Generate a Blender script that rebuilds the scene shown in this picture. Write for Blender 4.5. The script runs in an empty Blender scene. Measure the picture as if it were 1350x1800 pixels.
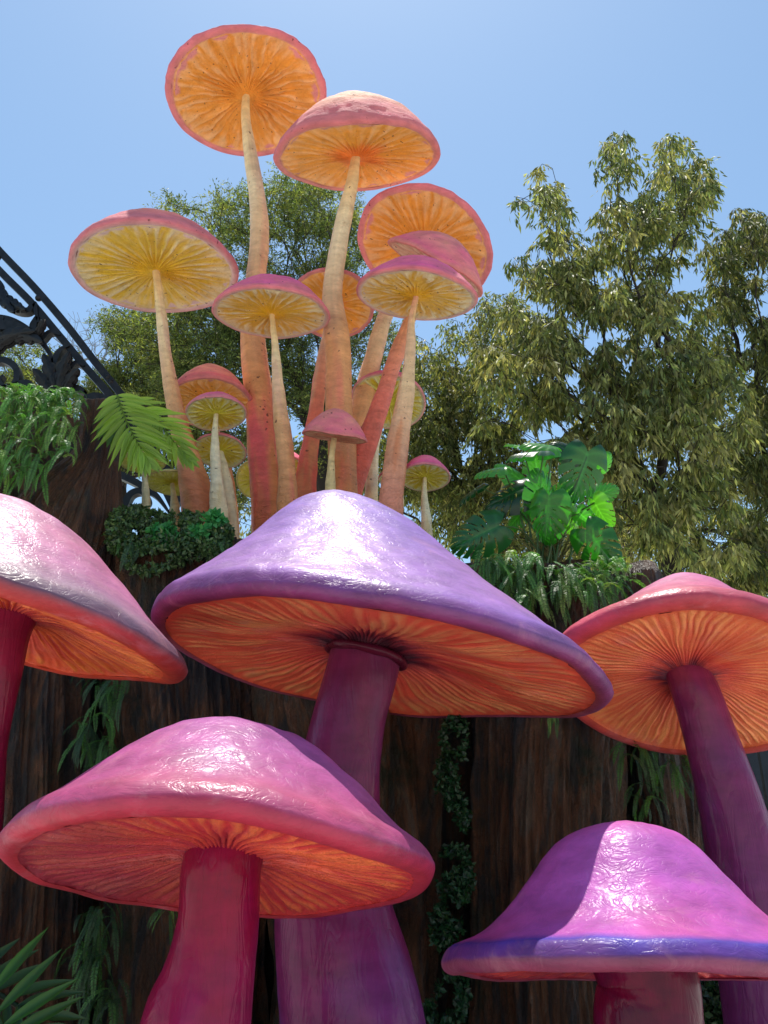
import bpy, math, random
import numpy as np
from mathutils import Vector, Matrix

R_ = math.radians
random.seed(7)
rng = np.random.default_rng(11)
scene = bpy.context.scene
COL = scene.collection

# ------------------------------------------------------------------ camera
F = 1450.0
PITCH = R_(22)
CAM = np.array([0.0, 0.0, 1.6])
FW = np.array([0, math.cos(PITCH), math.sin(PITCH)])
UP = np.array([0, -math.sin(PITCH), math.cos(PITCH)])
RT = np.array([1.0, 0, 0])
cd = bpy.data.cameras.new('camera')
cam = bpy.data.objects.new('camera', cd)
COL.objects.link(cam)
cam.location = CAM
cam.rotation_euler = (R_(90) + PITCH, 0, 0)
cd.sensor_fit = 'VERTICAL'
cd.sensor_height = 24
cd.lens = 24 * F / 1800
cd.clip_start = 0.05
cd.clip_end = 2000
scene.camera = cam

# ------------------------------------------------------------------ light
SUN = np.array([-0.03, 0.27, 0.95])
SUN /= np.linalg.norm(SUN)
elev = math.asin(SUN[2])
azim = math.atan2(SUN[0], SUN[1])
world = bpy.data.worlds.new('World')
scene.world = world
world.use_nodes = True
wn = world.node_tree.nodes
wl = world.node_tree.links
bg = wn['Background']
sky = wn.new('ShaderNodeTexSky')
sky.sky_type = 'NISHITA'
sky.sun_disc = False
sky.sun_elevation = elev
sky.sun_rotation = azim
sky.altitude = 0
sky.air_density = 1.0
sky.dust_density = 0.35
sky.ozone_density = 1.0
tint = wn.new('ShaderNodeVectorMath'); tint.operation = 'MULTIPLY'; tint.inputs[1].default_value = (0.95, 1.03, 0.97)
wl.new(sky.outputs[0], tint.inputs[0]); wl.new(tint.outputs[0], bg.inputs[0])
bg.inputs[1].default_value = 0.142
sl = bpy.data.lights.new('sun', 'SUN')
sl.energy = 3.6
sl.angle = R_(0.5)
sl.color = (1.0, 0.95, 0.87)
so = bpy.data.objects.new('sun', sl)
COL.objects.link(so)
so.rotation_euler = Vector(SUN).to_track_quat('Z', 'Y').to_euler()
so.location = (0, 0, 30)
scene.view_settings.view_transform = 'Standard'
scene.view_settings.look = 'None'
scene.view_settings.gamma = 1
scene.view_settings.exposure = 0.5
scene.view_settings.use_curve_mapping = False

# ------------------------------------------------------------------ helpers
def lin(c):
    c = c / 255.0
    return c / 12.92 if c <= 0.04045 else ((c + 0.055) / 1.055) ** 2.4
def S(r, g, b):
    return (lin(r), lin(g), lin(b))
def ray(px, py):
    return FW + RT * (px - 675) / F + UP * (900 - py) / F
def at(px, py, Y):
    r = ray(px, py)
    return CAM + r * (Y / r[1])
def dep(px, py, Y):
    return Y / ray(px, py)[1]
def nrm(v):
    v = np.asarray(v, float)
    return v / (np.linalg.norm(v) + 1e-12)

def _h(ix, iy, iz, seed):
    n = (ix * 374761393 + iy * 668265263 + iz * 2147483647 + seed * 974634777) & 0xffffffff
    n = ((n ^ (n >> 13)) * 1274126177) & 0xffffffff
    n = (n ^ (n >> 16)) & 0xffffffff
    return n.astype(np.float64) / 4294967295.0
def vnoise(x, y, z=None, seed=0):
    x = np.asarray(x, float); y = np.asarray(y, float)
    z = np.zeros_like(x) if z is None else np.asarray(z, float)
    x, y, z = np.broadcast_arrays(x, y, z)
    fx = np.floor(x).astype(np.int64); fy = np.floor(y).astype(np.int64); fz = np.floor(z).astype(np.int64)
    tx = x - fx; ty = y - fy; tz = z - fz
    tx = tx * tx * (3 - 2 * tx); ty = ty * ty * (3 - 2 * ty); tz = tz * tz * (3 - 2 * tz)
    out = 0
    for i in (0, 1):
        for j in (0, 1):
            for k in (0, 1):
                w = (tx if i else 1 - tx) * (ty if j else 1 - ty) * (tz if k else 1 - tz)
                out = out + w * _h(fx + i, fy + j, fz + k, seed)
    return out            # 0..1
def fbm(x, y, z=None, seed=0, o=3):
    a = 0.5; s = 0; t = 0
    for i in range(o):
        f = 2 ** i
        s = s + a * vnoise(np.asarray(x) * f, np.asarray(y) * f, None if z is None else np.asarray(z) * f, seed + i * 7)
        t += a; a *= 0.5
    return s / t

def make_mesh(name, V, faces, mat=None, col=None, smooth=True):
    V = np.asarray(V, np.float32); faces = np.asarray(faces, np.int32)
    me = bpy.data.meshes.new(name)
    nf, k = faces.shape
    me.vertices.add(len(V)); me.vertices.foreach_set('co', V.ravel())
    me.loops.add(nf * k); me.loops.foreach_set('vertex_index', faces.ravel())
    me.polygons.add(nf)
    me.polygons.foreach_set('loop_start', np.arange(0, nf * k, k, dtype=np.int32))
    me.polygons.foreach_set('loop_total', np.full(nf, k, np.int32))
    me.polygons.foreach_set('use_smooth', np.full(nf, smooth, bool))
    if col is not None:
        a = me.color_attributes.new('Col', 'FLOAT_COLOR', 'POINT')
        c = np.ones((len(V), 4), np.float32); c[:, :3] = col
        a.data.foreach_set('color', c.ravel())
    me.update(calc_edges=True)
    me.validate()
    if mat: me.materials.append(mat)
    return me
def link(name, me, parent=None, loc=(0, 0, 0)):
    o = bpy.data.objects.new(name, me)
    COL.objects.link(o)
    o.location = loc
    if parent is not None: o.parent = parent
    return o
def thing(name, label, cat, loc, group=None):
    o = bpy.data.objects.new(name, None)
    o.empty_display_size = 0.1
    COL.objects.link(o)
    o.location = loc
    o['label'] = label; o['category'] = cat
    if group: o['group'] = group
    return o
def tag(o, label, cat, group=None):
    o['label'] = label; o['category'] = cat
    if group: o['group'] = group
    return o

def catmull(P, n):
    P = np.asarray(P, float)
    if len(P) < 3:
        t = np.linspace(0, 1, n)[:, None]
        return P[0] * (1 - t) + P[-1] * t
    d = np.sqrt(np.linalg.norm(np.diff(P[:, :3], axis=0), axis=1)) + 1e-6
    u = np.concatenate([[0], np.cumsum(d)]); u /= u[-1]
    t = np.linspace(0, 1, n)
    i = np.clip(np.searchsorted(u, t, side='right') - 1, 0, len(P) - 2)
    s = ((t - u[i]) / (u[i + 1] - u[i]))[:, None]
    du = np.diff(u)[:, None]; sl_ = np.diff(P, axis=0) / du
    m = np.zeros_like(P); m[0] = sl_[0]; m[-1] = sl_[-1]
    m[1:-1] = (sl_[:-1] * du[1:] + sl_[1:] * du[:-1]) / (du[1:] + du[:-1])
    h = du[i]
    return (2 * s ** 3 - 3 * s ** 2 + 1) * P[i] + (s ** 3 - 2 * s ** 2 + s) * h * m[i] + (-2 * s ** 3 + 3 * s ** 2) * P[i + 1] + (s ** 3 - s ** 2) * h * m[i + 1]

def grid_faces(nu, nv, wrap=True):
    # nu rings of nv points
    i = np.arange(nu - 1)[:, None]; j = np.arange(nv if wrap else nv - 1)[None, :]
    a = i * nv + j; b = i * nv + (j + 1) % nv
    return np.stack([a, a + nv, b + nv, b], -1).reshape(-1, 4)

def tube(P, rad, seg=12, disp=None):
    """P: (n,3) centre line, rad (n,). returns verts, quads"""
    P = np.asarray(P, float); n = len(P)
    T = np.gradient(P, axis=0); T /= np.linalg.norm(T, axis=1)[:, None] + 1e-12
    ref = np.array([0, 1.0, 0]) if abs(T[:, 1]).mean() < 0.8 else np.array([1.0, 0, 0])
    X = np.cross(T, ref); X /= np.linalg.norm(X, axis=1)[:, None] + 1e-12
    Yv = np.cross(X, T)
    th = np.linspace(0, 2 * math.pi, seg, endpoint=False)
    rr = np.asarray(rad, float)[:, None] * np.ones((1, seg))
    if disp is not None: rr = rr * (1 + disp(th[None, :], np.arange(n)[:, None] / (n - 1)))
    V = P[:, None, :] + rr[:, :, None] * (np.cos(th)[None, :, None] * X[:, None, :] + np.sin(th)[None, :, None] * Yv[:, None, :])
    return V.reshape(-1, 3), grid_faces(n, seg)
def join(parts):
    Vs, Fs, Cs = [], [], []; o = 0
    for p in parts:
        Vs.append(p[0]); Fs.append(p[1] + o); o += len(p[0])
        if len(p) > 2: Cs.append(p[2])
    return np.vstack(Vs), np.vstack(Fs), (np.vstack(Cs) if Cs else None)

# ------------------------------------------------------------------ materials
def newmat(name):
    m = bpy.data.materials.new(name); m.use_nodes = True
    nt = m.node_tree
    return m, nt, nt.nodes['Principled BSDF']
def nd(nt, t, **kw):
    n = nt.nodes.new(t)
    for k, v in kw.items():
        if k.startswith('i_'):
            key = k[2:]
            n.inputs[int(key) if key.isdigit() else key.replace('_', ' ')].default_value = v
        else: setattr(n, k, v)
    return n
def paint_mat(name, rough=0.22, coat=0.6, wr=0.012, wscale=22, spots=0.0, var=0.12, spotscale=16, base_relief=1.0, spec=.5, patch=(214, 150, 160), pmax=.25, zsc=1.7, crough=None):
    """painted, lacquered fibreglass: colour from the paint attribute, wrinkled relief"""
    m, nt, p = newmat(name); L = nt.links
    at_ = nd(nt, 'ShaderNodeAttribute', attribute_name='Col')
    tc = nd(nt, 'ShaderNodeTexCoord')
    n1 = nd(nt, 'ShaderNodeTexNoise', i_Scale=5.0, i_Detail=6.0, i_Roughness=0.65)
    mb = nd(nt, 'ShaderNodeMapping'); mb.inputs['Scale'].default_value = (1, 1, 2.6)
    L.new(tc.outputs['Object'], mb.inputs['Vector']); L.new(mb.outputs[0], n1.inputs['Vector'])
    mr = nd(nt, 'ShaderNodeMapRange'); mr.inputs[1].default_value = 0.3; mr.inputs[2].default_value = 0.7
    mr.inputs[3].default_value = 1 - var; mr.inputs[4].default_value = 1 + var
    L.new(n1.outputs[0], mr.inputs[0])
    mx = nd(nt, 'ShaderNodeVectorMath', operation='SCALE')
    L.new(at_.outputs['Color'], mx.inputs[0]); L.new(mr.outputs[0], mx.inputs['Scale'])
    csrc = mx.outputs[0]
    # worn, thinly painted patches and streaks
    n2 = nd(nt, 'ShaderNodeTexNoise', i_Scale=2.3, i_Detail=8.0, i_Roughness=0.7, i_Distortion=1.5)
    L.new(tc.outputs['Object'], n2.inputs['Vector'])
    r2 = nd(nt, 'ShaderNodeMapRange'); r2.inputs[1].default_value = 0.55; r2.inputs[2].default_value = 0.75
    r2.inputs[3].default_value = 0; r2.inputs[4].default_value = pmax
    L.new(n2.outputs[0], r2.inputs[0])
    mc = nd(nt, 'ShaderNodeMix', data_type='RGBA')
    mc.inputs['B'].default_value = (*S(*patch), 1)
    L.new(r2.outputs[0], mc.inputs['Factor']); L.new(csrc, mc.inputs['A'])
    csrc = mc.outputs['Result']
    if spots > 0:
        v = nd(nt, 'ShaderNodeTexVoronoi', i_Scale=spotscale)
        dn = nd(nt, 'ShaderNodeTexNoise', i_Scale=40.0, i_Detail=3.0)
        L.new(tc.outputs['Object'], dn.inputs['Vector'])
        dm = nd(nt, 'ShaderNodeVectorMath', operation='MULTIPLY_ADD'); dm.inputs[1].default_value = (.05, .05, .05)
        L.new(dn.outputs['Color'], dm.inputs[0]); L.new(tc.outputs['Object'], dm.inputs[2])
        L.new(dm.outputs[0], v.inputs['Vector'])
        wn_ = nd(nt, 'ShaderNodeTexWhiteNoise'); L.new(v.outputs['Position'], wn_.inputs['Vector'])
        th = nd(nt, 'ShaderNodeMath', operation='MULTIPLY'); th.inputs[1].default_value = spots
        L.new(wn_.outputs['Value'], th.inputs[0])
        sb = nd(nt, 'ShaderNodeMath', operation='POWER'); sb.inputs[1].default_value = 3.0
        L.new(wn_.outputs['Value'], sb.inputs[0])
        th2 = nd(nt, 'ShaderNodeMath', operation='MULTIPLY'); L.new(sb.outputs[0], th2.inputs[0]); th2.inputs[1].default_value = spots
        lt = nd(nt, 'ShaderNodeMath', operation='LESS_THAN')
        L.new(v.outputs['Distance'], lt.inputs[0]); L.new(th2.outputs[0], lt.inputs[1])
        m2 = nd(nt, 'ShaderNodeMix', data_type='RGBA'); m2.inputs['B'].default_value = (*S(84, 42, 30), 1)
        sc_ = nd(nt, 'ShaderNodeMath', operation='MULTIPLY'); sc_.inputs[1].default_value = 0.8
        L.new(lt.outputs[0], sc_.inputs[0])
        L.new(sc_.outputs[0], m2.inputs['Factor']); L.new(csrc, m2.inputs['A'])
        csrc = m2.outputs['Result']
    L.new(csrc, p.inputs['Base Color'])
    # wrinkled relief
    w1 = nd(nt, 'ShaderNodeTexNoise', i_Scale=wscale, i_Detail=3.0, i_Roughness=0.5, i_Distortion=1.6)
    mp = nd(nt, 'ShaderNodeMapping'); mp.inputs['Scale'].default_value = (1, 1, zsc)
    L.new(tc.outputs['Object'], mp.inputs['Vector']); L.new(mp.outputs[0], w1.inputs['Vector'])
    a1 = nd(nt, 'ShaderNodeMath', operation='SUBTRACT'); a1.inputs[1].default_value = 0.5
    a2 = nd(nt, 'ShaderNodeMath', operation='ABSOLUTE')
    L.new(w1.outputs[0], a1.inputs[0]); L.new(a1.outputs[0], a2.inputs[0])
    a3 = nd(nt, 'ShaderNodeMath', operation='POWER'); a3.inputs[1].default_value = 0.6
    L.new(a2.outputs[0], a3.inputs[0])
    b1 = nd(nt, 'ShaderNodeBump'); b1.inputs['Distance'].default_value = wr; b1.inputs['Strength'].default_value = 1.0
    L.new(a3.outputs[0], b1.inputs['Height'])
    w3 = nd(nt, 'ShaderNodeTexNoise', i_Scale=wscale * 4.5, i_Detail=3.0)
    L.new(tc.outputs['Object'], w3.inputs['Vector'])
    b2 = nd(nt, 'ShaderNodeBump'); b2.inputs['Distance'].default_value = wr * 0.22; b2.inputs['Strength'].default_value = 1.0
    L.new(w3.outputs[0], b2.inputs['Height']); L.new(b1.outputs[0], b2.inputs['Normal'])
    b3 = nd(nt, 'ShaderNodeBump'); b3.inputs['Distance'].default_value = wr * base_relief; b3.inputs['Strength'].default_value = 1.0
    L.new(a3.outputs[0], b3.inputs['Height'])
    L.new(b3.outputs[0], p.inputs['Normal']); L.new(b2.outputs[0], p.inputs['Coat Normal'])
    p.inputs['Roughness'].default_value = rough
    p.inputs['Coat Weight'].default_value = coat
    p.inputs['Specular IOR Level'].default_value = spec
    p.inputs['Coat Roughness'].default_value = crough or min(.29, max(0.08, rough * 0.6))
    return m
M_CAP = paint_mat('lacquered_cap_paint', rough=0.6, spec=.25, coat=0.36, wr=0.0042, wscale=13, base_relief=.5, var=.28, pmax=.4)
M_GILL = paint_mat('gill_paint', rough=0.45, coat=0.1, wr=0.005, wscale=26, spots=0.05, spotscale=12)
M_STEM = paint_mat('lacquered_stem_paint', patch=(96, 30, 74), pmax=.4, var=.2, zsc=.22, rough=0.35, spec=.1, coat=0.28, crough=.14, wr=0.0035, wscale=12, base_relief=1.3)
M_OCAP = paint_mat('matt_cap_paint', patch=(236, 140, 110), pmax=.3, var=.2, rough=0.8, coat=0.0, wr=0.009, wscale=10, spots=0.2, spotscale=19)
M_OGILL = paint_mat('matt_gill_paint', rough=0.6, coat=0.0, patch=(200, 120, 60), pmax=.35, var=.16, wr=0.016, wscale=12, spots=0.24, spotscale=24)
M_OSTEM = paint_mat('matt_stem_paint', patch=(150, 84, 60), pmax=.5, var=.2, rough=0.6, coat=0.0, wr=0.014, wscale=10, spots=0.22, spotscale=17)

def leaf_mat(name, rough=0.4, trans=0.35, tcol=(1.6, 1.9, 0.7), coat=0.0, spec=0.5):
    m, nt, p = newmat(name); L = nt.links
    a = nd(nt, 'ShaderNodeAttribute', attribute_name='Col')
    oi = nd(nt, 'ShaderNodeObjectInfo')
    mr = nd(nt, 'ShaderNodeMapRange'); mr.inputs[3].default_value = 0.75; mr.inputs[4].default_value = 1.25
    L.new(oi.outputs['Random'], mr.inputs[0])
    vs = nd(nt, 'ShaderNodeVectorMath', operation='SCALE')
    L.new(a.outputs['Color'], vs.inputs[0]); L.new(mr.outputs[0], vs.inputs['Scale'])
    L.new(vs.outputs[0], p.inputs['Base Color'])
    p.inputs['Roughness'].default_value = rough
    p.inputs['Coat Weight'].default_value = coat
    p.inputs['Specular IOR Level'].default_value = spec
    t = nd(nt, 'ShaderNodeBsdfTranslucent')
    mul = nd(nt, 'ShaderNodeVectorMath', operation='MULTIPLY'); mul.inputs[1].default_value = tcol
    L.new(vs.outputs[0], mul.inputs[0]); L.new(mul.outputs[0], t.inputs['Color'])
    ms = nd(nt, 'ShaderNodeMixShader'); ms.inputs[0].default_value = trans
    L.new(p.outputs[0], ms.inputs[1]); L.new(t.outputs[0], ms.inputs[2])
    L.new(ms.outputs[0], nt.nodes['Material Output'].inputs['Surface'])
    return m
M_TREE = leaf_mat('tree_leaf', rough=0.5, trans=0.48, tcol=(1.7, 1.65, 0.7), spec=0.35)
M_FERN = leaf_mat('fern_leaf', rough=0.4, trans=0.35, tcol=(1.5, 1.8, 0.6))
M_PALM = leaf_mat('palm_leaf', rough=0.4, trans=0.5, tcol=(1.4, 1.35, 0.7))
M_MONS = leaf_mat('monstera_leaf', rough=0.32, trans=0.45, tcol=(1.2, 2.1, 0.5), coat=0.35)
M_MOSS = leaf_mat('small_leaf', rough=0.42, trans=0.25, tcol=(1.3, 1.7, 0.6))

def col_mat(name, rough=0.8, c=None, spec=0.5, metal=0):
    m, nt, p = newmat(name)
    if c is None:
        a = nd(nt, 'ShaderNodeAttribute', attribute_name='Col'); nt.links.new(a.outputs['Color'], p.inputs['Base Color'])
    else: p.inputs['Base Color'].default_value = (*c, 1)
    p.inputs['Roughness'].default_value = rough; p.inputs['Specular IOR Level'].default_value = spec
    p.inputs['Metallic'].default_value = metal
    return m
M_BRANCH = col_mat('branch_bark', 0.9)
def iron_mat():
    m, nt, p = newmat('black_iron'); L = nt.links; p.inputs['Specular IOR Level'].default_value = .3
    tc = nd(nt, 'ShaderNodeTexCoord'); n = nd(nt, 'ShaderNodeTexNoise', i_Scale=14.0, i_Detail=5.0)
    L.new(tc.outputs['Object'], n.inputs['Vector'])
    cr = nd(nt, 'ShaderNodeValToRGB'); cr.color_ramp.elements[0].color = (0.004, 0.005, 0.006, 1); cr.color_ramp.elements[1].color = (0.014, 0.016, 0.020, 1)
    cr.color_ramp.elements[0].position = 0.35; cr.color_ramp.elements[1].position = 0.75
    L.new(n.outputs[0], cr.inputs[0]); L.new(cr.outputs[0], p.inputs['Base Color'])
    b = nd(nt, 'ShaderNodeBump'); b.inputs['Distance'].default_value = 0.006
    L.new(n.outputs[0], b.inputs['Height']); L.new(b.outputs[0], p.inputs['Normal'])
    p.inputs['Roughness'].default_value = 0.45
    return m
M_IRON = iron_mat()
def bark_mat():
    m, nt, p = newmat('carved_bark'); L = nt.links
    tc = nd(nt, 'ShaderNodeTexCoord')
    mp = nd(nt, 'ShaderNodeMapping'); mp.inputs['Scale'].default_value = (1, 1, 0.24)
    L.new(tc.outputs['Object'], mp.inputs['Vector'])
    n1 = nd(nt, 'ShaderNodeTexNoise', i_Scale=4.2, i_Detail=9.0, i_Roughness=0.6, i_Distortion=2.2)
    L.new(mp.outputs[0], n1.inputs['Vector'])
    cr = nd(nt, 'ShaderNodeValToRGB'); e = cr.color_ramp.elements
    e[0].position = 0.30; e[0].color = (*S(64, 48, 40), 1)
    e[1].position = 0.72; e[1].color = (*S(150, 116, 84), 1)
    for pos, c in ((0.40, S(72, 66, 64)), (0.48, S(108, 76, 56)), (0.56, S(134, 88, 58)), (0.63, S(112, 94, 80))):
        x = e.new(pos); x.color = (*c, 1)
    L.new(n1.outputs[0], cr.inputs[0])
    n2 = nd(nt, 'ShaderNodeTexNoise', i_Scale=30.0, i_Detail=6.0, i_Roughness=0.7)
    L.new(mp.outputs[0], n2.inputs['Vector'])
    mr = nd(nt, 'ShaderNodeMapRange'); mr.inputs[1].default_value = 0.3; mr.inputs[2].default_value = 0.7; mr.inputs[3].default_value = 0.62; mr.inputs[4].default_value = 1.3
    L.new(n2.outputs[0], mr.inputs[0])
    vs = nd(nt, 'ShaderNodeVectorMath', operation='SCALE'); L.new(cr.outputs[0], vs.inputs[0]); L.new(mr.outputs[0], vs.inputs['Scale'])
    nm_ = nd(nt, 'ShaderNodeTexNoise', i_Scale=1.7, i_Detail=7.0, i_Roughness=.7); L.new(tc.outputs['Object'], nm_.inputs['Vector'])
    rm_ = nd(nt, 'ShaderNodeMapRange'); rm_.inputs[1].default_value = .52; rm_.inputs[2].default_value = .66; L.new(nm_.outputs[0], rm_.inputs[0])
    mm_ = nd(nt, 'ShaderNodeMix', data_type='RGBA'); mm_.inputs['B'].default_value = (*S(52, 62, 44), 1); L.new(rm_.outputs[0], mm_.inputs['Factor']); L.new(vs.outputs[0], mm_.inputs['A'])
    vs = type('o', (), {'outputs': [mm_.outputs['Result']]})
    vd = nd(nt, 'ShaderNodeVectorMath', operation='SCALE'); vd.inputs['Scale'].default_value = .78; L.new(vs.outputs[0], vd.inputs[0])
    L.new(vd.outputs[0], p.inputs['Base Color'])
    n3 = nd(nt, 'ShaderNodeTexNoise', i_Scale=45.0, i_Detail=6.0, i_Roughness=0.7); L.new(tc.outputs['Object'], n3.inputs['Vector'])
    ad = nd(nt, 'ShaderNodeMath', operation='ADD'); L.new(n2.outputs[0], ad.inputs[0]); L.new(n3.outputs[0], ad.inputs[1])
    b = nd(nt, 'ShaderNodeBump'); b.inputs['Distance'].default_value = 0.06
    L.new(ad.outputs[0], b.inputs['Height']); L.new(b.outputs[0], p.inputs['Normal'])
    p.inputs['Roughness'].default_value = 0.42
    return m
M_BARK = bark_mat()
def ground_mat(name, c1, c2, sc):
    m, nt, p = newmat(name); L = nt.links
    tc = nd(nt, 'ShaderNodeTexCoord'); n = nd(nt, 'ShaderNodeTexNoise', i_Scale=sc, i_Detail=8.0, i_Roughness=0.7)
    L.new(tc.outputs['Object'], n.inputs['Vector'])
    cr = nd(nt, 'ShaderNodeValToRGB'); cr.color_ramp.elements[0].color = (*c1, 1); cr.color_ramp.elements[1].color = (*c2, 1)
    cr.color_ramp.elements[0].position = 0.3; cr.color_ramp.elements[1].position = 0.7
    L.new(n.outputs[0], cr.inputs[0]); L.new(cr.outputs[0], p.inputs['Base Color'])
    b = nd(nt, 'ShaderNodeBump'); b.inputs['Distance'].default_value = 0.02
    L.new(n.outputs[0], b.inputs['Height']); L.new(b.outputs[0], p.inputs['Normal'])
    p.inputs['Roughness'].default_value = 0.85
    return m
M_PAVE = ground_mat('pale_paving', (0.56, 0.52, 0.46), (0.70, 0.66, 0.59), 3)
M_SOIL = ground_mat('dark_soil', (0.02, 0.016, 0.012), (0.07, 0.05, 0.035), 9)
M_PANEL = ground_mat('dark_panel_paint', (0.012, 0.018, 0.026), (0.025, 0.034, 0.046), 5)

# ------------------------------------------------------------------ ground
def box_mesh(name, x0, x1, y0, y1, z0, z1, mat):
    V = [(x, y, z) for x in (x0, x1) for y in (y0, y1) for z in (z0, z1)]
    Fc = [(0, 1, 3, 2), (4, 6, 7, 5), (0, 4, 5, 1), (2, 3, 7, 6), (0, 2, 6, 4), (1, 5, 7, 3)]
    return make_mesh(name, V, Fc, mat, smooth=False)
g = link('ground', make_mesh('ground', [(-400, -400, 0), (400, -400, 0), (400, 400, 0), (-400, 400, 0)], [(0, 1, 2, 3)], M_PAVE, smooth=False)); g['kind'] = 'structure'
# planting bed behind the stumps, raised; its top carries the orange mushrooms
ZL = 3.42
bed = link('planting_bed', box_mesh('planting_bed', -6.2, 1.95, 5.75, 9.4, 0.004, ZL, M_SOIL)); bed['kind'] = 'structure'

# ------------------------------------------------------------------ mushrooms
BELL = [(0, 1), (.11, .985), (.24, .90), (.38, .75), (.53, .555), (.68, .375), (.80, .245), (.88, .158), (.935, .105), (.965, .075), (.985, .042), (1, 0)]
DOME = [(0, 1), (.16, .985), (.31, .93), (.45, .82), (.58, .65), (.71, .46), (.81, .295), (.89, .18), (.94, .122), (.965, .092), (.985, .05), (1, 0)]
FLARE = [(0, 1), (.15, .985), (.27, .945), (.39, .83), (.53, .57), (.65, .365), (.76, .225), (.86, .145), (.93, .105), (.965, .085), (.985, .05), (1, 0)]
ROUND = [(0, 1), (.16, .975), (.33, .89), (.50, .76), (.66, .58), (.80, .38), (.90, .21), (.96, .11), (.99, .04), (1, 0)]
LIPB = [(1.0, -.02), (.988, -.045), (.96, -.062), (.92, -.066), (.885, -.058)]
LIPS = [(1.0, -.018), (.988, -.036), (.965, -.044), (.94, -.04), (.92, -.03)]

def mixc(stops, t):
    ts = [s[0] for s in stops]; C = np.array([s[1] for s in stops])
    return np.stack([np.interp(t, ts, C[:, k]) for k in range(3)], -1)

def proj(P):
    q = np.asarray(P) - CAM; z = q @ FW
    return np.stack([675 + F * (q @ RT) / z, 900 - F * (q @ UP) / z], -1)
def cap_frame(px, py, ct, roll, Y):
    v = nrm(ray(px, py)); w = RT * math.sin(roll) + UP * math.cos(roll); w = nrm(w - v * np.dot(w, v))
    n = w * math.sqrt(1 - ct * ct) + v * ct
    ex = RT * math.cos(roll) - UP * math.sin(roll); ex = nrm(ex - n * np.dot(ex, n)); ey = np.cross(n, ex)
    return at(px, py, Y), n, ex, ey
def fit_cap(cx, cy, a, b, roll, Y):
    """find the circle in space whose outline has these half axes and this tilt in the photograph"""
    px, py, ct, ro = cx, cy, b / a, R_(roll); Rr = a * dep(cx, cy, Y) / F
    th = np.linspace(0, 2 * math.pi, 120, endpoint=False)
    mj = np.array([math.cos(R_(roll)), math.sin(R_(roll))]); mn = np.array([-mj[1], mj[0]])
    for _ in range(40):
        C, n, ex, ey = cap_frame(px, py, ct, ro, Y)
        Q = proj(C + Rr * (np.cos(th)[:, None] * ex + np.sin(th)[:, None] * ey))
        m0 = (Q.max(0) + Q.min(0)) / 2; d = Q - np.array([cx, cy])
        u, v = d @ mj, d @ mn
        mu, mv = (u.max() + u.min()) / 2, (v.max() + v.min()) / 2; au, bv = (u.max() - u.min()) / 2, (v.max() - v.min()) / 2
        px -= .7 * (mu * mj[0] + mv * mn[0]); py -= .7 * (mu * mj[1] + mv * mn[1])
        Rr *= (a / au) ** .7
        ct = min(.97, max(.01, ct * ((b / bv) * (au / a)) ** .6))
        cov = ((u - u.mean()) * (v - v.mean())).mean(); k = .5 * math.atan2(2 * cov, u.var() - v.var())
        ro -= .6 * k
    return C, n, ex, ey, Rr
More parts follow.
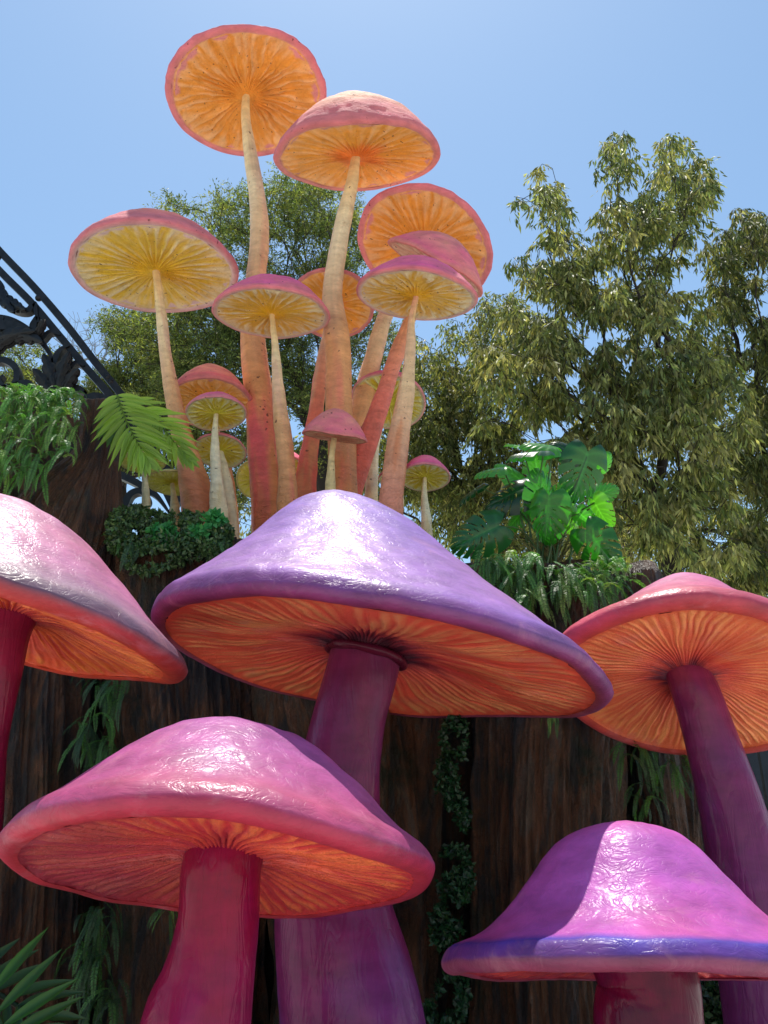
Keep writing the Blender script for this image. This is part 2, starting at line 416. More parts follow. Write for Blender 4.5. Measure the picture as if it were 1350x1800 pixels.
def mushroom(name, label, cx, cy, a, b, roll, h, Y, stem, pal, big=False, prof=ROUND, shear=(0, 0), off=(0, 0),
             seed=0, group=None, base_z=None, ng=46, gamp=0.026, wob=0.03, lipk=1.0, lipr=1.0, topy=None):
    d = dep(cx, cy, Y)
    C, n, ex, ey, Rr = fit_cap(cx, cy, a, b, roll, Y)
    if topy is not None:      # crown height that brings the top of the outline to its place
        tt_ = np.linspace(0, 2 * math.pi, 48, endpoint=False); lo, hi = .25, 1.25
        pr0 = np.array(prof)
        for _ in range(18):
            h = (lo + hi) / 2; zf = pr0[:, 1][:, None]; r_ = pr0[:, 0][:, None]
            Q = C + Rr * ((r_ * np.cos(tt_) + shear[0] * zf)[..., None] * ex + (r_ * np.sin(tt_) + shear[1] * zf)[..., None] * ey + (zf * h + 0 * tt_)[..., None] * n)
            if proj(Q.reshape(-1, 3))[:, 1].min() > topy: lo = h
            else: hi = h
    bz = 0.0 if base_z is None else base_z
    # ---- stem centre line
    zg = 0.055 if big else 0.0
    top = C + (ex * off[0] + ey * off[1] + n * (zg + 0.05)) * Rr
    P = [top]; W = [stem[0][2] * 0.5 * d / F]
    for (sx, sy, sw) in stem[1:]:
        P.append(at(sx, sy, Y)); W.append(sw * 0.5 * dep(sx, sy, Y) / F)
    last = P[-1]
    if last[2] > bz + 0.02:
        dirv = (P[-1] - P[-2]); k = (last[2] - bz) / max(0.05, -dirv[2]) if dirv[2] < 0 else 0
        ext = last + dirv * k * 0.5; ext[2] = bz
        P.append(ext); W.append(W[-1] * 1.12)
    base = P[-1].copy()
    root = thing(name, label, 'mushroom', base, group)
    SG = 56 if big else 28; NS = 110 if big else 90
    PW = catmull(np.hstack([np.array(P), np.array(W)[:, None]]), NS)
    sd = seed
    def dsp(th, t):
        c, s = np.cos(th), np.sin(th)
        q = (fbm(c * 1.1 + 9, s * 1.1, t * (5 if big else 9) + sd, sd, 3) - .5) * (0.06 if big else 0.40)
        return q + (fbm(c * 4 + 9, s * 4, t * 26, sd + 3, 2) - .5) * (0.02 if big else 0.10)
    V, Fc = tube(PW[:, :3], np.maximum(PW[:, 3], 0.01), SG, dsp)
    th = np.tile(np.linspace(0, 2 * math.pi, SG, endpoint=False), NS); t = np.repeat(np.linspace(0, 1, NS), SG)
    c = mixc(pal['stem'], t)
    c2 = mixc(pal.get('stem2', pal['stem']), t)
    f = np.clip((fbm(np.cos(th) * 1.0 + 3, np.sin(th) * 1.0, t * 5, seed + 5, 3) - .50) * 6, 0, 1)[:, None]
    c = c * (1 - f) + c2 * f
    # fine lengthwise streaks of paint
    c = c * (1 + 0.25 * (fbm(np.cos(th) * 6, np.sin(th) * 6, t * 7, seed + 8, 3) - .5)[:, None])
    V = V - base
    st = link('stem', make_mesh('stem', V, Fc, M_STEM if big else M_OSTEM, c), root)
    # ---- cap
    NT = 300 if big else 144
    o1 = catmull([(r, z * h) for r, z in prof], 70 if big else 36)
    lip = LIPB if big else LIPS
    o2 = catmull([(1, 0)] + [(1 - (1 - r) * lipr, z * lipk) for r, z in lip], 16 if big else 9)[1:]
    pr = np.vstack([o1, o2]); pr[0, 0] = 0.002
    npf = len(pr); th = np.linspace(0, 2 * math.pi, NT, endpoint=False)
    r = pr[:, 0][:, None] * np.ones((1, NT)); z = pr[:, 1][:, None] * np.ones((1, NT))
    ctn, stn = np.cos(th)[None, :], np.sin(th)[None, :]
    def warp(r, ctn, stn):
        # shared low frequency irregularity of the rim
        rw = 1 + wob * (fbm(ctn * 1.5 + 4 + seed, stn * 1.5, None, seed, 2) - .5) * 2 * r
        zw = wob * 1.3 * (fbm(ctn * 1.3 + 8, stn * 1.3 + seed, None, seed + 2, 2) - .5) * 2 * r
        return rw, zw
    rw, zw = warp(r, ctn, stn)
    zn = (fbm(r * ctn * 3.2 + seed, r * stn * 3.2, z * 3, seed + 1, 4) - .5) * (0.06 if big else 0.07)
    rn = (fbm(r * ctn * 9 + seed, r * stn * 9, z * 9, seed + 4, 3) - .5) * (0.010 if big else 0.022)
    zf = np.clip(z / h, 0, 1)
    X = r * rw * ctn * (1 + rn) + shear[0] * zf; Yy = r * rw * stn * (1 + rn) + shear[1] * zf; Z = z + zw + zn * zf ** .5 + rn
    Wp = C - base + Rr * (X[..., None] * ex + Yy[..., None] * ey + Z[..., None] * n)
    # colour: along the profile plus soft patches
    s = np.concatenate([np.clip(o1[:, 0], 0, 1) if big else np.linspace(0, 1, len(o1)), 1 + np.linspace(0, 1, len(o2) + 1)[1:]])[:, None] * np.ones((1, NT))
    s = s + (fbm(ctn * 2.2 + seed, stn * 2.2, s * 2, seed + 11, 3) - .5) * (0.10 if big else .18) * np.clip(s, 0, 1) * (s < 1.5)
    ca = mixc(pal['cap'], s.ravel()).reshape(npf, NT, 3); cb = mixc(pal['cap2'], s.ravel()).reshape(npf, NT, 3)
    q = fbm(r * ctn * 1.3 + 20 + seed, r * stn * 1.3, z * 1.5, seed + 6, 4)
    lean = pal.get('lean', (0, 0)); q = q + lean[0] * r * ctn + lean[1] * r * stn
    q = np.clip((q - .47) * 5 + .5, 0, 1)[..., None]
    cc = ca * (1 - q) + cb * q
    st2 = (fbm(ctn * 9 + seed, stn * 9, r * 2.0, seed + 9, 3) - .5)
    cc = cc * (1 + 0.16 * st2[..., None]) * pal.get('k', .80 if big else 1)
    link('cap', make_mesh('cap', Wp.reshape(-1, 3), grid_faces(npf, NT), M_CAP if big else M_OCAP, cc.reshape(-1, 3)), root)
    # ---- gills
    NG = 640 if big else 320
    r0, z0 = pr[-1]
    if big: gp = [(r0 + .005, z0), (r0 - .02, z0 * .8 - .0), (r0 - .085, z0 * .5), (.62, -.005), (.42, .03), (.26, .05), (.15, .035), (.03, .0)]
    else: gp = [(r0 + .005, z0), (.89, -.018), (.83, -.008), (.60, .008), (.40, .012), (.22, .0), (.10, -.03), (.02, -.04)]
    gp = catmull(gp, 60 if big else 40)
    m = len(gp); th = np.linspace(0, 2 * math.pi, NG, endpoint=False)
    r = gp[:, 0][:, None] * np.ones((1, NG)); z = gp[:, 1][:, None] * np.ones((1, NG))
    ctn, stn = np.cos(th)[None, :], np.sin(th)[None, :]
    rw, zw = warp(r, ctn, stn)
    ng = ng if big else int(ng * .8)
    tw = (fbm(ctn * 3 + 5 + seed, stn * 3, r * 3, seed + 21, 3) - .5) * (0.8 + .5 * math.sin(seed)) * (0.2 if big else 0.34)
    ph = (th[None, :] + tw + pal.get('swirl', 0) * (r0 - r)) * ng
    rid = np.abs(np.sin(ph * .5)); rid = 1 - rid ** 0.8
    ph2 = (th[None, :] + tw * 1.2 + .3) * ng * 1.93
    rid2 = 1 - np.abs(np.sin(ph2 * .5))
    fade = np.clip((r0 - .005 - r) * 14, 0, 1) * np.clip((r - .06) * 6, 0, 1)
    lf = fbm(ctn * 5 + seed, stn * 5, r * 2.5, seed + 31, 3)
    ridg = (rid * .75 + rid2 * .35) * np.clip(-.2 + 2.4 * lf, .1, 1.7)
    edge = 0.02 * (vnoise(th[None, :] * ng / 3.0 + 0 * r, r * 0 + 1, None, seed + 3) - .5) * (r > .7)
    zz = z + zw - gamp * ridg * fade
    X = (r + edge) * rw * ctn + off[0] * (1 - r / r0); Yy = (r + edge) * rw * stn + off[1] * (1 - r / r0)
    Wp = C - base + Rr * (X[..., None] * ex + Yy[..., None] * ey + zz[..., None] * n)
    rr = 1 - r / r0
    rr = rr + (lf - .5) * 0.35 * (rr > .04)
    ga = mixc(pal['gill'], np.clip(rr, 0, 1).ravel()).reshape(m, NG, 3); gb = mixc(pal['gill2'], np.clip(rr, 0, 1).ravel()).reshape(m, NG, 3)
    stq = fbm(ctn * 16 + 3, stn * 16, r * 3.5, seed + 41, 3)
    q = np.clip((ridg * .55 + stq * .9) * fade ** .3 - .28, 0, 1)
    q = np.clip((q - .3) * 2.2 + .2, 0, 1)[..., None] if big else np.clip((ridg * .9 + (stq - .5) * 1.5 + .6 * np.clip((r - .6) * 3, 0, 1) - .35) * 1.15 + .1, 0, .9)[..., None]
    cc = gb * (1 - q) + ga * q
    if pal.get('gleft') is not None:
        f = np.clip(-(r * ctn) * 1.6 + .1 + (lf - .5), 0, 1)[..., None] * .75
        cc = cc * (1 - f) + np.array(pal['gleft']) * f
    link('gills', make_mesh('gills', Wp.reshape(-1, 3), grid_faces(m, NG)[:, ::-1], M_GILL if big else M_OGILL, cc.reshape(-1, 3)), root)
    if pal.get('collar') is not None:
        r = stem[0][2] * .5 * d / F
        i = np.argmin(np.linalg.norm(PW[:, :3] - (C + (ex * off[0] + ey * off[1]) * Rr + n * 0.02 * Rr), axis=1))
        Pc = PW[i, :3] - base; tt = nrm(PW[i + 1, :3] - PW[i - 1, :3])
        ca_ = np.linspace(0, 2 * math.pi, 61)[:-1]; X0 = nrm(np.cross(tt, [0, 1, 0])); Y0 = np.cross(X0, tt)
        ring = Pc + (np.cos(ca_)[:, None] * X0 + np.sin(ca_)[:, None] * Y0) * (PW[i, 3] * 1.02 + 0.006 * np.sin(ca_ * 5)[:, None])
        u = np.linspace(0, 2 * math.pi, 10, endpoint=False)
        rad = nrm(ring[0] - Pc)
        Vc = []
        for k in range(60):
            rd = nrm(ring[k] - Pc)
            for uu in u: Vc.append(ring[k] + (rd * math.cos(uu) * .035 + tt * math.sin(uu) * .03) * (1 + .12 * math.sin(k * .7)) * .8)
        Fq = [(k * 10 + j, ((k + 1) % 60) * 10 + j, ((k + 1) % 60) * 10 + (j + 1) % 10, k * 10 + (j + 1) % 10) for k in range(60) for j in range(10)]
        link('collar', make_mesh('collar', Vc, Fq, M_STEM, np.tile(pal['collar'], (600, 1))), root)
    return root

# palettes (albedo)
A = {}
PUR = S(112, 66, 128)
A['violet'] = dict(cap=[(0, S(128, 108, 186)), (.35, S(150, 112, 188)), (.8, S(164, 112, 182)), (.965, S(160, 106, 178)), (.99, S(128, 66, 126)), (1.1, S(128, 56, 110)), (1.6, S(136, 54, 96)), (2, S(160, 64, 84))],
    cap2=[(0, S(150, 128, 190)), (.4, S(164, 116, 178)), (.8, S(172, 116, 174)), (.965, S(146, 100, 180)), (.99, S(120, 66, 132)), (1.1, S(120, 66, 124)), (1.6, S(140, 60, 104)), (2, S(170, 74, 80))],
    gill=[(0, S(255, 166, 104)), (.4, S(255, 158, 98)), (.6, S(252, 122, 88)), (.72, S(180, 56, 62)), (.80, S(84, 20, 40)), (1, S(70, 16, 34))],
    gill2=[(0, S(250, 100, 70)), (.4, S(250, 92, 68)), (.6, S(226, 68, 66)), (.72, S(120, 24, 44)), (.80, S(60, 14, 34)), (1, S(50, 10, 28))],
    stem=[(0, S(120, 40, 72)), (.15, S(118, 36, 78)), (.5, S(128, 38, 88)), (1, S(130, 42, 100))], stem2=[(0, S(110, 36, 70)), (.5, S(120, 50, 108)), (1, S(120, 58, 128))],
    collar=S(92, 22, 44), lean=(.0, .0), k=.92)
A['pink'] = dict(cap=[(0, S(208, 100, 160)), (.4, S(190, 96, 168)), (.75, S(196, 90, 150)), (.93, S(196, 88, 130)), (1.15, S(200, 56, 90)), (2, S(214, 54, 66))],
    cap2=[(0, S(206, 120, 168)), (.4, S(180, 104, 178)), (.75, S(186, 96, 160)), (.93, S(170, 80, 140)), (1.15, S(196, 56, 86)), (2, S(216, 60, 64))],
    gill=[(0, S(255, 128, 72)), (.5, S(255, 108, 66)), (.8, S(226, 72, 60)), (1, S(170, 40, 60))],
    gill2=[(0, S(226, 62, 58)), (.5, S(216, 54, 62)), (1, S(130, 26, 60))],
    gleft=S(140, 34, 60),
    stem=[(0, S(130, 10, 46)), (.4, S(138, 12, 58)), (1, S(134, 16, 74))], stem2=[(0, S(132, 12, 54)), (1, S(140, 22, 84))])
A['magenta'] = dict(cap=[(0, S(224, 84, 148)), (.4, S(214, 86, 160)), (.88, S(200, 82, 160)), (.955, S(98, 58, 150)), (1.0, S(104, 50, 126)), (1.15, S(136, 60, 96)), (2, S(150, 50, 80))],
    cap2=[(0, S(214, 96, 164)), (.4, S(188, 90, 176)), (.88, S(180, 80, 168)), (.955, S(74, 60, 166)), (1.0, S(100, 56, 130)), (1.15, S(140, 66, 96)), (2, S(170, 60, 84))],
    gill=[(0, S(226, 76, 66)), (1, S(180, 40, 60))], gill2=[(0, S(180, 40, 60)), (1, S(120, 26, 60))],
    stem=[(0, S(104, 7, 46)), (1, S(98, 8, 50))], stem2=[(0, S(80, 7, 42)), (1, S(84, 10, 50))], lean=(.1, 0), k=.92)
A['coral'] = dict(cap=[(0, S(230, 150, 190)), (.45, S(226, 130, 180)), (.8, S(222, 100, 140)), (.95, S(214, 88, 110)), (1.2, S(206, 74, 92)), (2, S(224, 84, 66))],
    cap2=[(0, S(226, 140, 186)), (.45, S(220, 118, 160)), (.8, S(216, 92, 120)), (.95, S(208, 84, 100)), (1.2, S(208, 70, 84)), (2, S(226, 90, 66))],
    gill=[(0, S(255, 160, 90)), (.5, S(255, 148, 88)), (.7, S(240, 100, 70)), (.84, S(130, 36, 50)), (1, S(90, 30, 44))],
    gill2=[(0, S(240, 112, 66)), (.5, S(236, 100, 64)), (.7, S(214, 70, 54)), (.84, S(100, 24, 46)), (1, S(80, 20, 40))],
    stem=[(0, S(128, 40, 60)), (.12, S(120, 38, 78)), (.6, S(112, 40, 90)), (1, S(108, 46, 104))], stem2=[(0, S(140, 50, 62)), (.3, S(110, 40, 88)), (1, S(104, 48, 112))])
A['rose'] = dict(cap=[(0, S(224, 150, 178)), (.4, S(206, 128, 168)), (.8, S(206, 126, 160)), (.92, S(166, 112, 140)), (1.0, S(126, 84, 104)), (1.25, S(170, 66, 80)), (2, S(236, 76, 50))],
    cap2=[(0, S(220, 138, 160)), (.4, S(214, 120, 146)), (.8, S(196, 116, 160)), (.92, S(150, 110, 136)), (1.0, S(116, 84, 106)), (1.25, S(190, 66, 70)), (2, S(238, 80, 50))],
    gill=[(0, S(255, 140, 66)), (.6, S(255, 126, 64)), (1, S(190, 50, 50))], gill2=[(0, S(240, 92, 54)), (.6, S(200, 54, 50)), (1, S(140, 30, 50))],
    stem=[(0, S(122, 22, 52)), (1, S(140, 24, 70))])
def orange(tint, deep, edge=S(222, 176, 186), capa=S(226, 120, 128), capb=S(232, 156, 124), rim=S(206, 84, 120), stem=None, stem2=None, ctr=None):
    ctr = ctr or deep; half = tuple(np.array(tint) * .6 + np.array(deep) * .4); rim = tuple(np.array(rim) * (1.0, .8, .72) * .62 + np.array(S(206, 140, 136)) * .38)
    return dict(cap=[(0, capb), (.5, capa), (.85, rim), (1.0, rim), (1.25, rim), (2, edge)], cap2=[(0, capb), (.5, capb), (.85, capa), (1.0, rim), (1.25, rim), (2, edge)],
        gill=[(0, edge), (.03, tint), (.5, tint), (.8, ctr), (1, ctr)], gill2=[(0, edge), (.03, deep), (.6, deep), (.8, ctr), (1, ctr)],
        stem=stem or [(0, S(232, 196, 130)), (.25, S(234, 206, 160)), (.5, S(226, 166, 112)), (.8, S(208, 134, 80)), (1, S(200, 118, 62))],
        stem2=stem2 or [(0, S(232, 196, 130)), (.3, S(228, 186, 150)), (.5, S(216, 146, 98)), (.75, S(208, 120, 78)), (1, S(200, 112, 66))])
OR1 = orange(S(250, 188, 122), S(238, 152, 44), capa=S(230, 112, 112), rim=S(214, 92, 124), edge=S(226, 140, 136))
OR2 = orange(S(250, 196, 122), S(240, 166, 48), capa=S(232, 112, 120), capb=S(244, 176, 140), rim=S(204, 96, 110), edge=S(214, 150, 140), ctr=S(248, 140, 50))
YE = orange(S(240, 222, 172), S(236, 196, 50), capa=S(234, 122, 126), capb=S(244, 146, 112), rim=S(204, 96, 122), edge=S(226, 196, 190), ctr=S(238, 190, 30))
YE2 = orange(S(242, 228, 180), S(232, 182, 46), capa=S(230, 92, 144), capb=S(236, 112, 130), rim=S(222, 100, 126), edge=S(220, 200, 180), ctr=S(240, 184, 24))
GR = orange(S(232, 236, 176), S(218, 204, 50), capa=S(236, 90, 140), capb=S(238, 120, 140), rim=S(220, 120, 150), edge=S(206, 214, 170), ctr=S(214, 206, 60), stem=[(0, S(226, 212, 170)), (.5, S(234, 214, 176)), (1, S(214, 170, 110))], stem2=[(0, S(226, 200, 150)), (.6, S(230, 200, 150)), (1, S(222, 160, 80))])
LM = orange(S(240, 250, 150), S(232, 246, 90), capa=S(206, 214, 120), capb=S(220, 220, 150), rim=S(210, 224, 130), edge=S(206, 230, 130), ctr=S(210, 210, 50), stem=[(0, S(220, 204, 160)), (.5, S(226, 200, 150)), (1, S(206, 164, 110))], stem2=[(0, S(220, 204, 160)), (1, S(206, 164, 110))])  # lime colours brightened to stand in for light through thin caps
PK = orange(S(236, 200, 160), S(220, 150, 120), capa=S(222, 100, 124), capb=S(222, 136, 120), rim=S(222, 124, 118), edge=S(214, 150, 120), stem=[(0, S(222, 196, 140)), (1, S(214, 186, 120))], stem2=[(0, S(222, 196, 140)), (1, S(226, 190, 130))])
PKST = [(0, S(232, 196, 130)), (.3, S(228, 186, 150)), (.55, S(218, 148, 100)), (.74, S(226, 92, 96)), (.9, S(214, 104, 84)), (1, S(200, 116, 70))]
REDST = [(0, S(232, 196, 150)), (.25, S(226, 160, 120)), (.5, S(224, 112, 92)), (.75, S(214, 92, 66)), (1, S(206, 100, 62))]

GB = 'giant glossy mushrooms in front of the stumps'
GO = 'orange and yellow mushrooms growing on the stump wall'
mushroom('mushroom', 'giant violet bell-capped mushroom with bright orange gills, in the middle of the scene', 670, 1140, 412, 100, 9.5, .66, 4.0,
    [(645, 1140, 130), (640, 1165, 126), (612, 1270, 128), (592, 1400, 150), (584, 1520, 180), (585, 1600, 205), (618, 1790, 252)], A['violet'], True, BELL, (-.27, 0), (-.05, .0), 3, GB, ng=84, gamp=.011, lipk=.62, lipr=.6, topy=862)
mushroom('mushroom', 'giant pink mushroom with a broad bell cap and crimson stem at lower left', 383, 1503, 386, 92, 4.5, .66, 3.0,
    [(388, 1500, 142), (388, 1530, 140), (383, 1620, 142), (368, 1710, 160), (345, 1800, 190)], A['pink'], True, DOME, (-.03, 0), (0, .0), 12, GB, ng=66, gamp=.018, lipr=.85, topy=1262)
mushroom('mushroom', 'giant magenta mushroom with a blue-violet rim band and thick dark red stem at lower right', 1132, 1688, 354, 16, 0.5, .74, 3.15,
    [(1135, 1690, 176), (1137, 1720, 172), (1140, 1800, 186)], A['magenta'], True, FLARE, (.02, 0), (0, 0), 25, GB, ng=50, gamp=.018, topy=1445)
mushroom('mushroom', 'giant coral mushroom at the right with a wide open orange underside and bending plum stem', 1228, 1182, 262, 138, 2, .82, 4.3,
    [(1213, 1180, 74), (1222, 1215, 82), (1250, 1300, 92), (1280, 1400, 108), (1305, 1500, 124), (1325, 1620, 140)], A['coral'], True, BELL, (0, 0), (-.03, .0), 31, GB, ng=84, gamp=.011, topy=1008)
mushroom('mushroom', 'giant rose mushroom cut off by the left edge, grey-rimmed cap tilted to the right', -22, 1066, 368, 60, 18, .64, 3.2,
    [(5, 1080, 88), (8, 1110, 88), (-6, 1180, 86), (-34, 1300, 92), (-60, 1500, 110)], A['rose'], True, DOME, (-.20, 0), (.04, 0), 44, GB, ng=50, gamp=.018, topy=853)

def om(label, *args, **kw):
    kw.setdefault('group', GO); kw.setdefault('base_z', ZL)
    return mushroom('mushroom', label, *args, **kw)
om('topmost orange mushroom on the tallest stem, its round underside facing the viewer', 431, 156, 143, 116, 8, .42, 6.9,
   [(431, 175, 12), (432, 200, 15), (441, 270, 24), (453, 350, 29), (456, 420, 34), (449, 500, 38), (445, 600, 42), (455, 700, 50), (462, 800, 54), (470, 900, 50)], dict(OR1, stem2=PKST), seed=51, ng=44)
om('orange mushroom with a bright coral dome just right of the topmost one', 627, 268, 146, 62, -1.5, .78, 6.4,
   [(625, 278, 13), (620, 310, 20), (610, 360, 26), (592, 450, 31), (583, 520, 36), (592, 600, 46), (597, 700, 46), (602, 800, 50), (600, 900, 56)], dict(OR2, stem2=PKST), seed=62, topy=160, ng=44)
om('wide yellow-gilled mushroom at far left against the sky with a pink dome', 269, 466, 153, 80, 8, .62, 6.3,
   [(275, 478, 13), (277, 500, 14), (284, 560, 19), (294, 640, 23), (310, 730, 30), (332, 810, 46), (352, 900, 62)], YE, seed=73, topy=366, ng=44)
om('mid-sized yellow mushroom with a white-edged rim in front of the tallest stem', 476, 547, 104, 43, 6, .66, 6.0,
   [(478, 565, 8), (482, 590, 11), (486, 640, 18), (492, 720, 24), (502, 800, 30), (506, 900, 38)], dict(YE2, stem2=PKST), seed=84, topy=482, ng=36)
om('orange-gilled mushroom half hidden behind the thick pale stem', 584, 532, 76, 62, 12, .5, 6.9,
   [(582, 540, 12), (574, 590, 15), (566, 640, 20), (556, 720, 27), (543, 800, 32), (534, 880, 40)], dict(OR2, stem=REDST), seed=95, ng=36)
om('large orange mushroom at the right of the cluster, opened wide behind two smaller caps', 747, 428, 124, 100, 28, .42, 7.1,
   [(742, 440, 14), (712, 490, 20), (680, 550, 26), (655, 630, 31), (636, 710, 36), (620, 790, 40), (602, 880, 46)], OR1, seed=106, ng=44)
om('salmon mushroom seen from the side, squeezed between the magenta cap and the large orange one', 766, 470, 97, 16, 30, .62, 6.5,
   [(748, 490, 14), (735, 530, 18), (715, 575, 22), (692, 640, 27), (668, 715, 32), (640, 790, 40), (612, 870, 48)], dict(PK, stem=REDST, stem2=REDST), seed=117, topy=405, ng=30, lipk=.6)
om('yellow-gilled mushroom with a bright magenta crown at the right of the cluster', 733, 516, 107, 44, 5, .62, 6.0,
   [(727, 530, 9), (724, 560, 12), (722, 610, 19), (714, 690, 28), (700, 780, 38), (688, 880, 46)], dict(YE2, stem=[(0, S(226, 170, 140)), (.4, S(230, 190, 140)), (.8, S(224, 140, 110)), (1, S(206, 120, 76))]), seed=128, topy=450, ng=36)
om('low salmon mushroom with ochre gills behind the small pink one at left', 368, 706, 76, 44, 4, .85, 6.8,
   [(372, 715, 12), (380, 760, 14), (395, 820, 20), (405, 900, 26)], OR2, seed=139, topy=640, ng=34)
om('small pink mushroom with a pale yellow underside on a white stem at left', 380, 726, 54, 31, 2, .80, 6.1,
   [(378, 738, 8), (378, 760, 11), (379, 820, 19), (384, 900, 32)], GR, seed=141, topy=688, ng=26)
om('small yellow-green mushroom directly below the pink one with the white stem', 387, 792, 47, 30, 8, .62, 6.5,
   [(392, 802, 8), (398, 840, 16), (407, 910, 22)], GR, seed=152, topy=760, ng=26)
om('lime mushroom under the palm leaf, leftmost of the low ones', 251, 812, 41, 19, 4, .5, 6.1,
   [(254, 818, 8), (255, 850, 11), (257, 892, 15)], LM, seed=163, ng=24)
om('lime mushroom with bright yellow gills right of the leftmost low one', 302, 848, 46, 22, 4, .4, 6.5,
   [(303, 850, 6), (305, 870, 10), (308, 900, 18)], LM, seed=174, ng=24)
om('lime mushroom peeking out from behind the tallest mushroom stem', 452, 842, 37, 36, 0, .4, 7.2, [(455, 850, 8), (458, 900, 14)], LM, seed=185, ng=24)
om('small pink and green mushroom between two thick stems low in the cluster', 503, 822, 40, 22, 12, .8, 7.2, [(503, 828, 8), (504, 900, 14)], GR, seed=196, ng=24)
om('small dusty pink mushroom with a pointed side, just above the big violet cap', 588, 768, 58, 7, 8, .82, 5.9,
   [(584, 772, 9), (583, 800, 11), (581, 880, 20)], PK, seed=207, topy=718, ng=24, lipk=.5)
om('yellow-gilled mushroom behind the crossing stems at the right', 683, 704, 67, 50, 8, .6, 7.2,
   [(670, 715, 8), (660, 780, 14), (652, 880, 24)], GR, seed=218, topy=650, ng=30)
om('small pink-topped mushroom with a pale green underside, rightmost of the low ones', 747, 838, 45, 24, 0, .85, 6.2,
   [(742, 848, 6), (746, 870, 10), (750, 930, 20)], GR, seed=229, topy=800, ng=22)
om('tiny pink mushroom behind the rightmost low one', 700, 838, 36, 14, -6, .7, 6.9, [(700, 842, 6), (704, 880, 12), (700, 920, 16)], GR, seed=231, ng=20)

# ------------------------------------------------------------------ carved stumps and wall
def stump(label, pts, Y, seed, amp=0.13, k=3.2, seg=360, nn=200, topcap=True):
    P = [at(x, y, Y) for x, y, w in pts]; W = [w * .5 * dep(x, y, Y) / F for x, y, w in pts]
    if P[-1][2] > 0:
        e = P[-1] + (P[-1] - P[-2]); e = np.array([e[0], Y, 0.0]); P.append(e); W.append(W[-1] * 1.1)
    base = P[-1]
    PW = catmull(np.hstack([np.array(P), np.array(W)[:, None]]), nn)
    def dsp(th, t):
        zz = PW[:, 2][:, None] if t.shape[0] == nn else t
        c, s = np.cos(th + .12 * np.sin(zz * 1.1 + seed)), np.sin(th + .12 * np.sin(zz * 1.1 + seed))
        n1 = np.abs(fbm(c * k + seed, s * k, zz * .35, seed, 3) - .5) * 2
        n2 = np.abs(fbm(c * k * 3.5 + seed, s * k * 3.5, zz * .8, seed + 3, 3) - .5) * 2
        n3 = np.abs(fbm(c * k * 9, s * k * 9, zz * 2.6, seed + 5, 3) - .5) * 2
        n4 = fbm(c * k * 2, s * k * 2, zz * 2.2, seed + 9, 3) - .5
        return amp * (2.6 * n1 + 1.2 * n2 + .5 * n3 + .9 * n4 - 1.3)
    V, Fc = tube(PW[:, :3], PW[:, 3], seg, dsp)
    root = thing('tree_stump', label, 'stump', base, 'carved tree stumps forming the wall')
    # sawn, uneven top
    top = V[:seg]; c = top.mean(0) + np.array([0, 0, -.02])
    rings = [top * (1 - f) + c * f + np.array([0, 0, 1]) * (fbm(top[:, 0] * 6 + f * 3, top[:, 1] * 6, None, seed, 2)[:, None] - .5) * .08 * (f > 0) for f in (0, .08, .3, .6, .97)]
    link('trunk', make_mesh('trunk', V - base, Fc, M_BARK), root)
    link('top', make_mesh('top', np.vstack(rings) - base, grid_faces(5, seg)[:, ::-1], M_BARK), root)
    return root
stump('tall reddish brown carved stump at the left edge with ferns on its shoulder', [(178, 716, 66), (170, 800, 78), (120, 920, 190), (50, 1120, 230), (28, 1300, 240), (12, 1560, 262), (0, 1800, 280)], 5.3, 3, .12)
stump('dark carved stump at far left, its top buried under hanging ferns', [(20, 748, 230), (20, 850, 250), (0, 1000, 280), (-40, 1300, 300)], 5.75, 8, .12)
stump('dark stump with mossy top between the rose cap and the violet cap', [(330, 985, 300), (330, 1100, 290), (335, 1400, 280), (330, 1800, 290)], 5.65, 17, .13)
stump('deeply furrowed dark stump behind the stem of the giant violet mushroom', [(620, 1000, 330), (620, 1200, 320), (625, 1500, 300), (620, 1800, 300)], 5.5, 23, .13)
stump('wide wood-grained stump right of the ivy strip under the violet cap', [(965, 1030, 250), (965, 1200, 262), (958, 1500, 258), (965, 1800, 280)], 5.4, 31, .10)
stump('dark stump behind the plum stem of the coral mushroom', [(1185, 1075, 230), (1165, 1300, 190), (1175, 1800, 200)], 5.9, 37, .13)
stump('small knobbly stump top poking out above the ferns at right', [(1128, 992, 44), (1130, 1010, 60), (1135, 1050, 70), (1135, 1120, 70)], 5.3, 41, .10, seg=120, nn=60)
w = link('rock_wall', None)
COL.objects.unlink(w)
def rough_wall():
    nx, nz = 320, 160
    x = np.linspace(-6.3, 1.97, nx); z = np.linspace(0, ZL + .05, nz)
    Xg, Zg = np.meshgrid(x, z)
    Yg = 5.9 - .45 * np.abs(fbm(Xg * 2.2, Zg * .35, None, 5, 4) - .5) * 2 - .2 * fbm(Xg * 7, Zg * 1.2, None, 9, 3)
    V = np.stack([Xg, Yg, Zg], -1).reshape(-1, 3)
    return make_mesh('bark_wall', V, grid_faces(nz, nx, False), M_BARK)
bw = link('bark_wall', rough_wall())
tag(bw, 'dark furrowed bark wall filling the gaps between the stumps', 'wall')

# dark screen panels beyond the wall at right
pr_ = thing('screen_panel', 'dark blue-black screen of upright boards at the right edge below the coral cap', 'screen', (3.0, 6.6, 0))
for i in range(9):
    link('board', box_mesh('board', -0.62 + i * .26, -0.62 + i * .26 + .24, 0, .05, 0, 3.3, M_PANEL), pr_)
link('rail', box_mesh('rail', -.62, 1.72, .052, .10, 1.5, 1.62, M_PANEL), pr_)

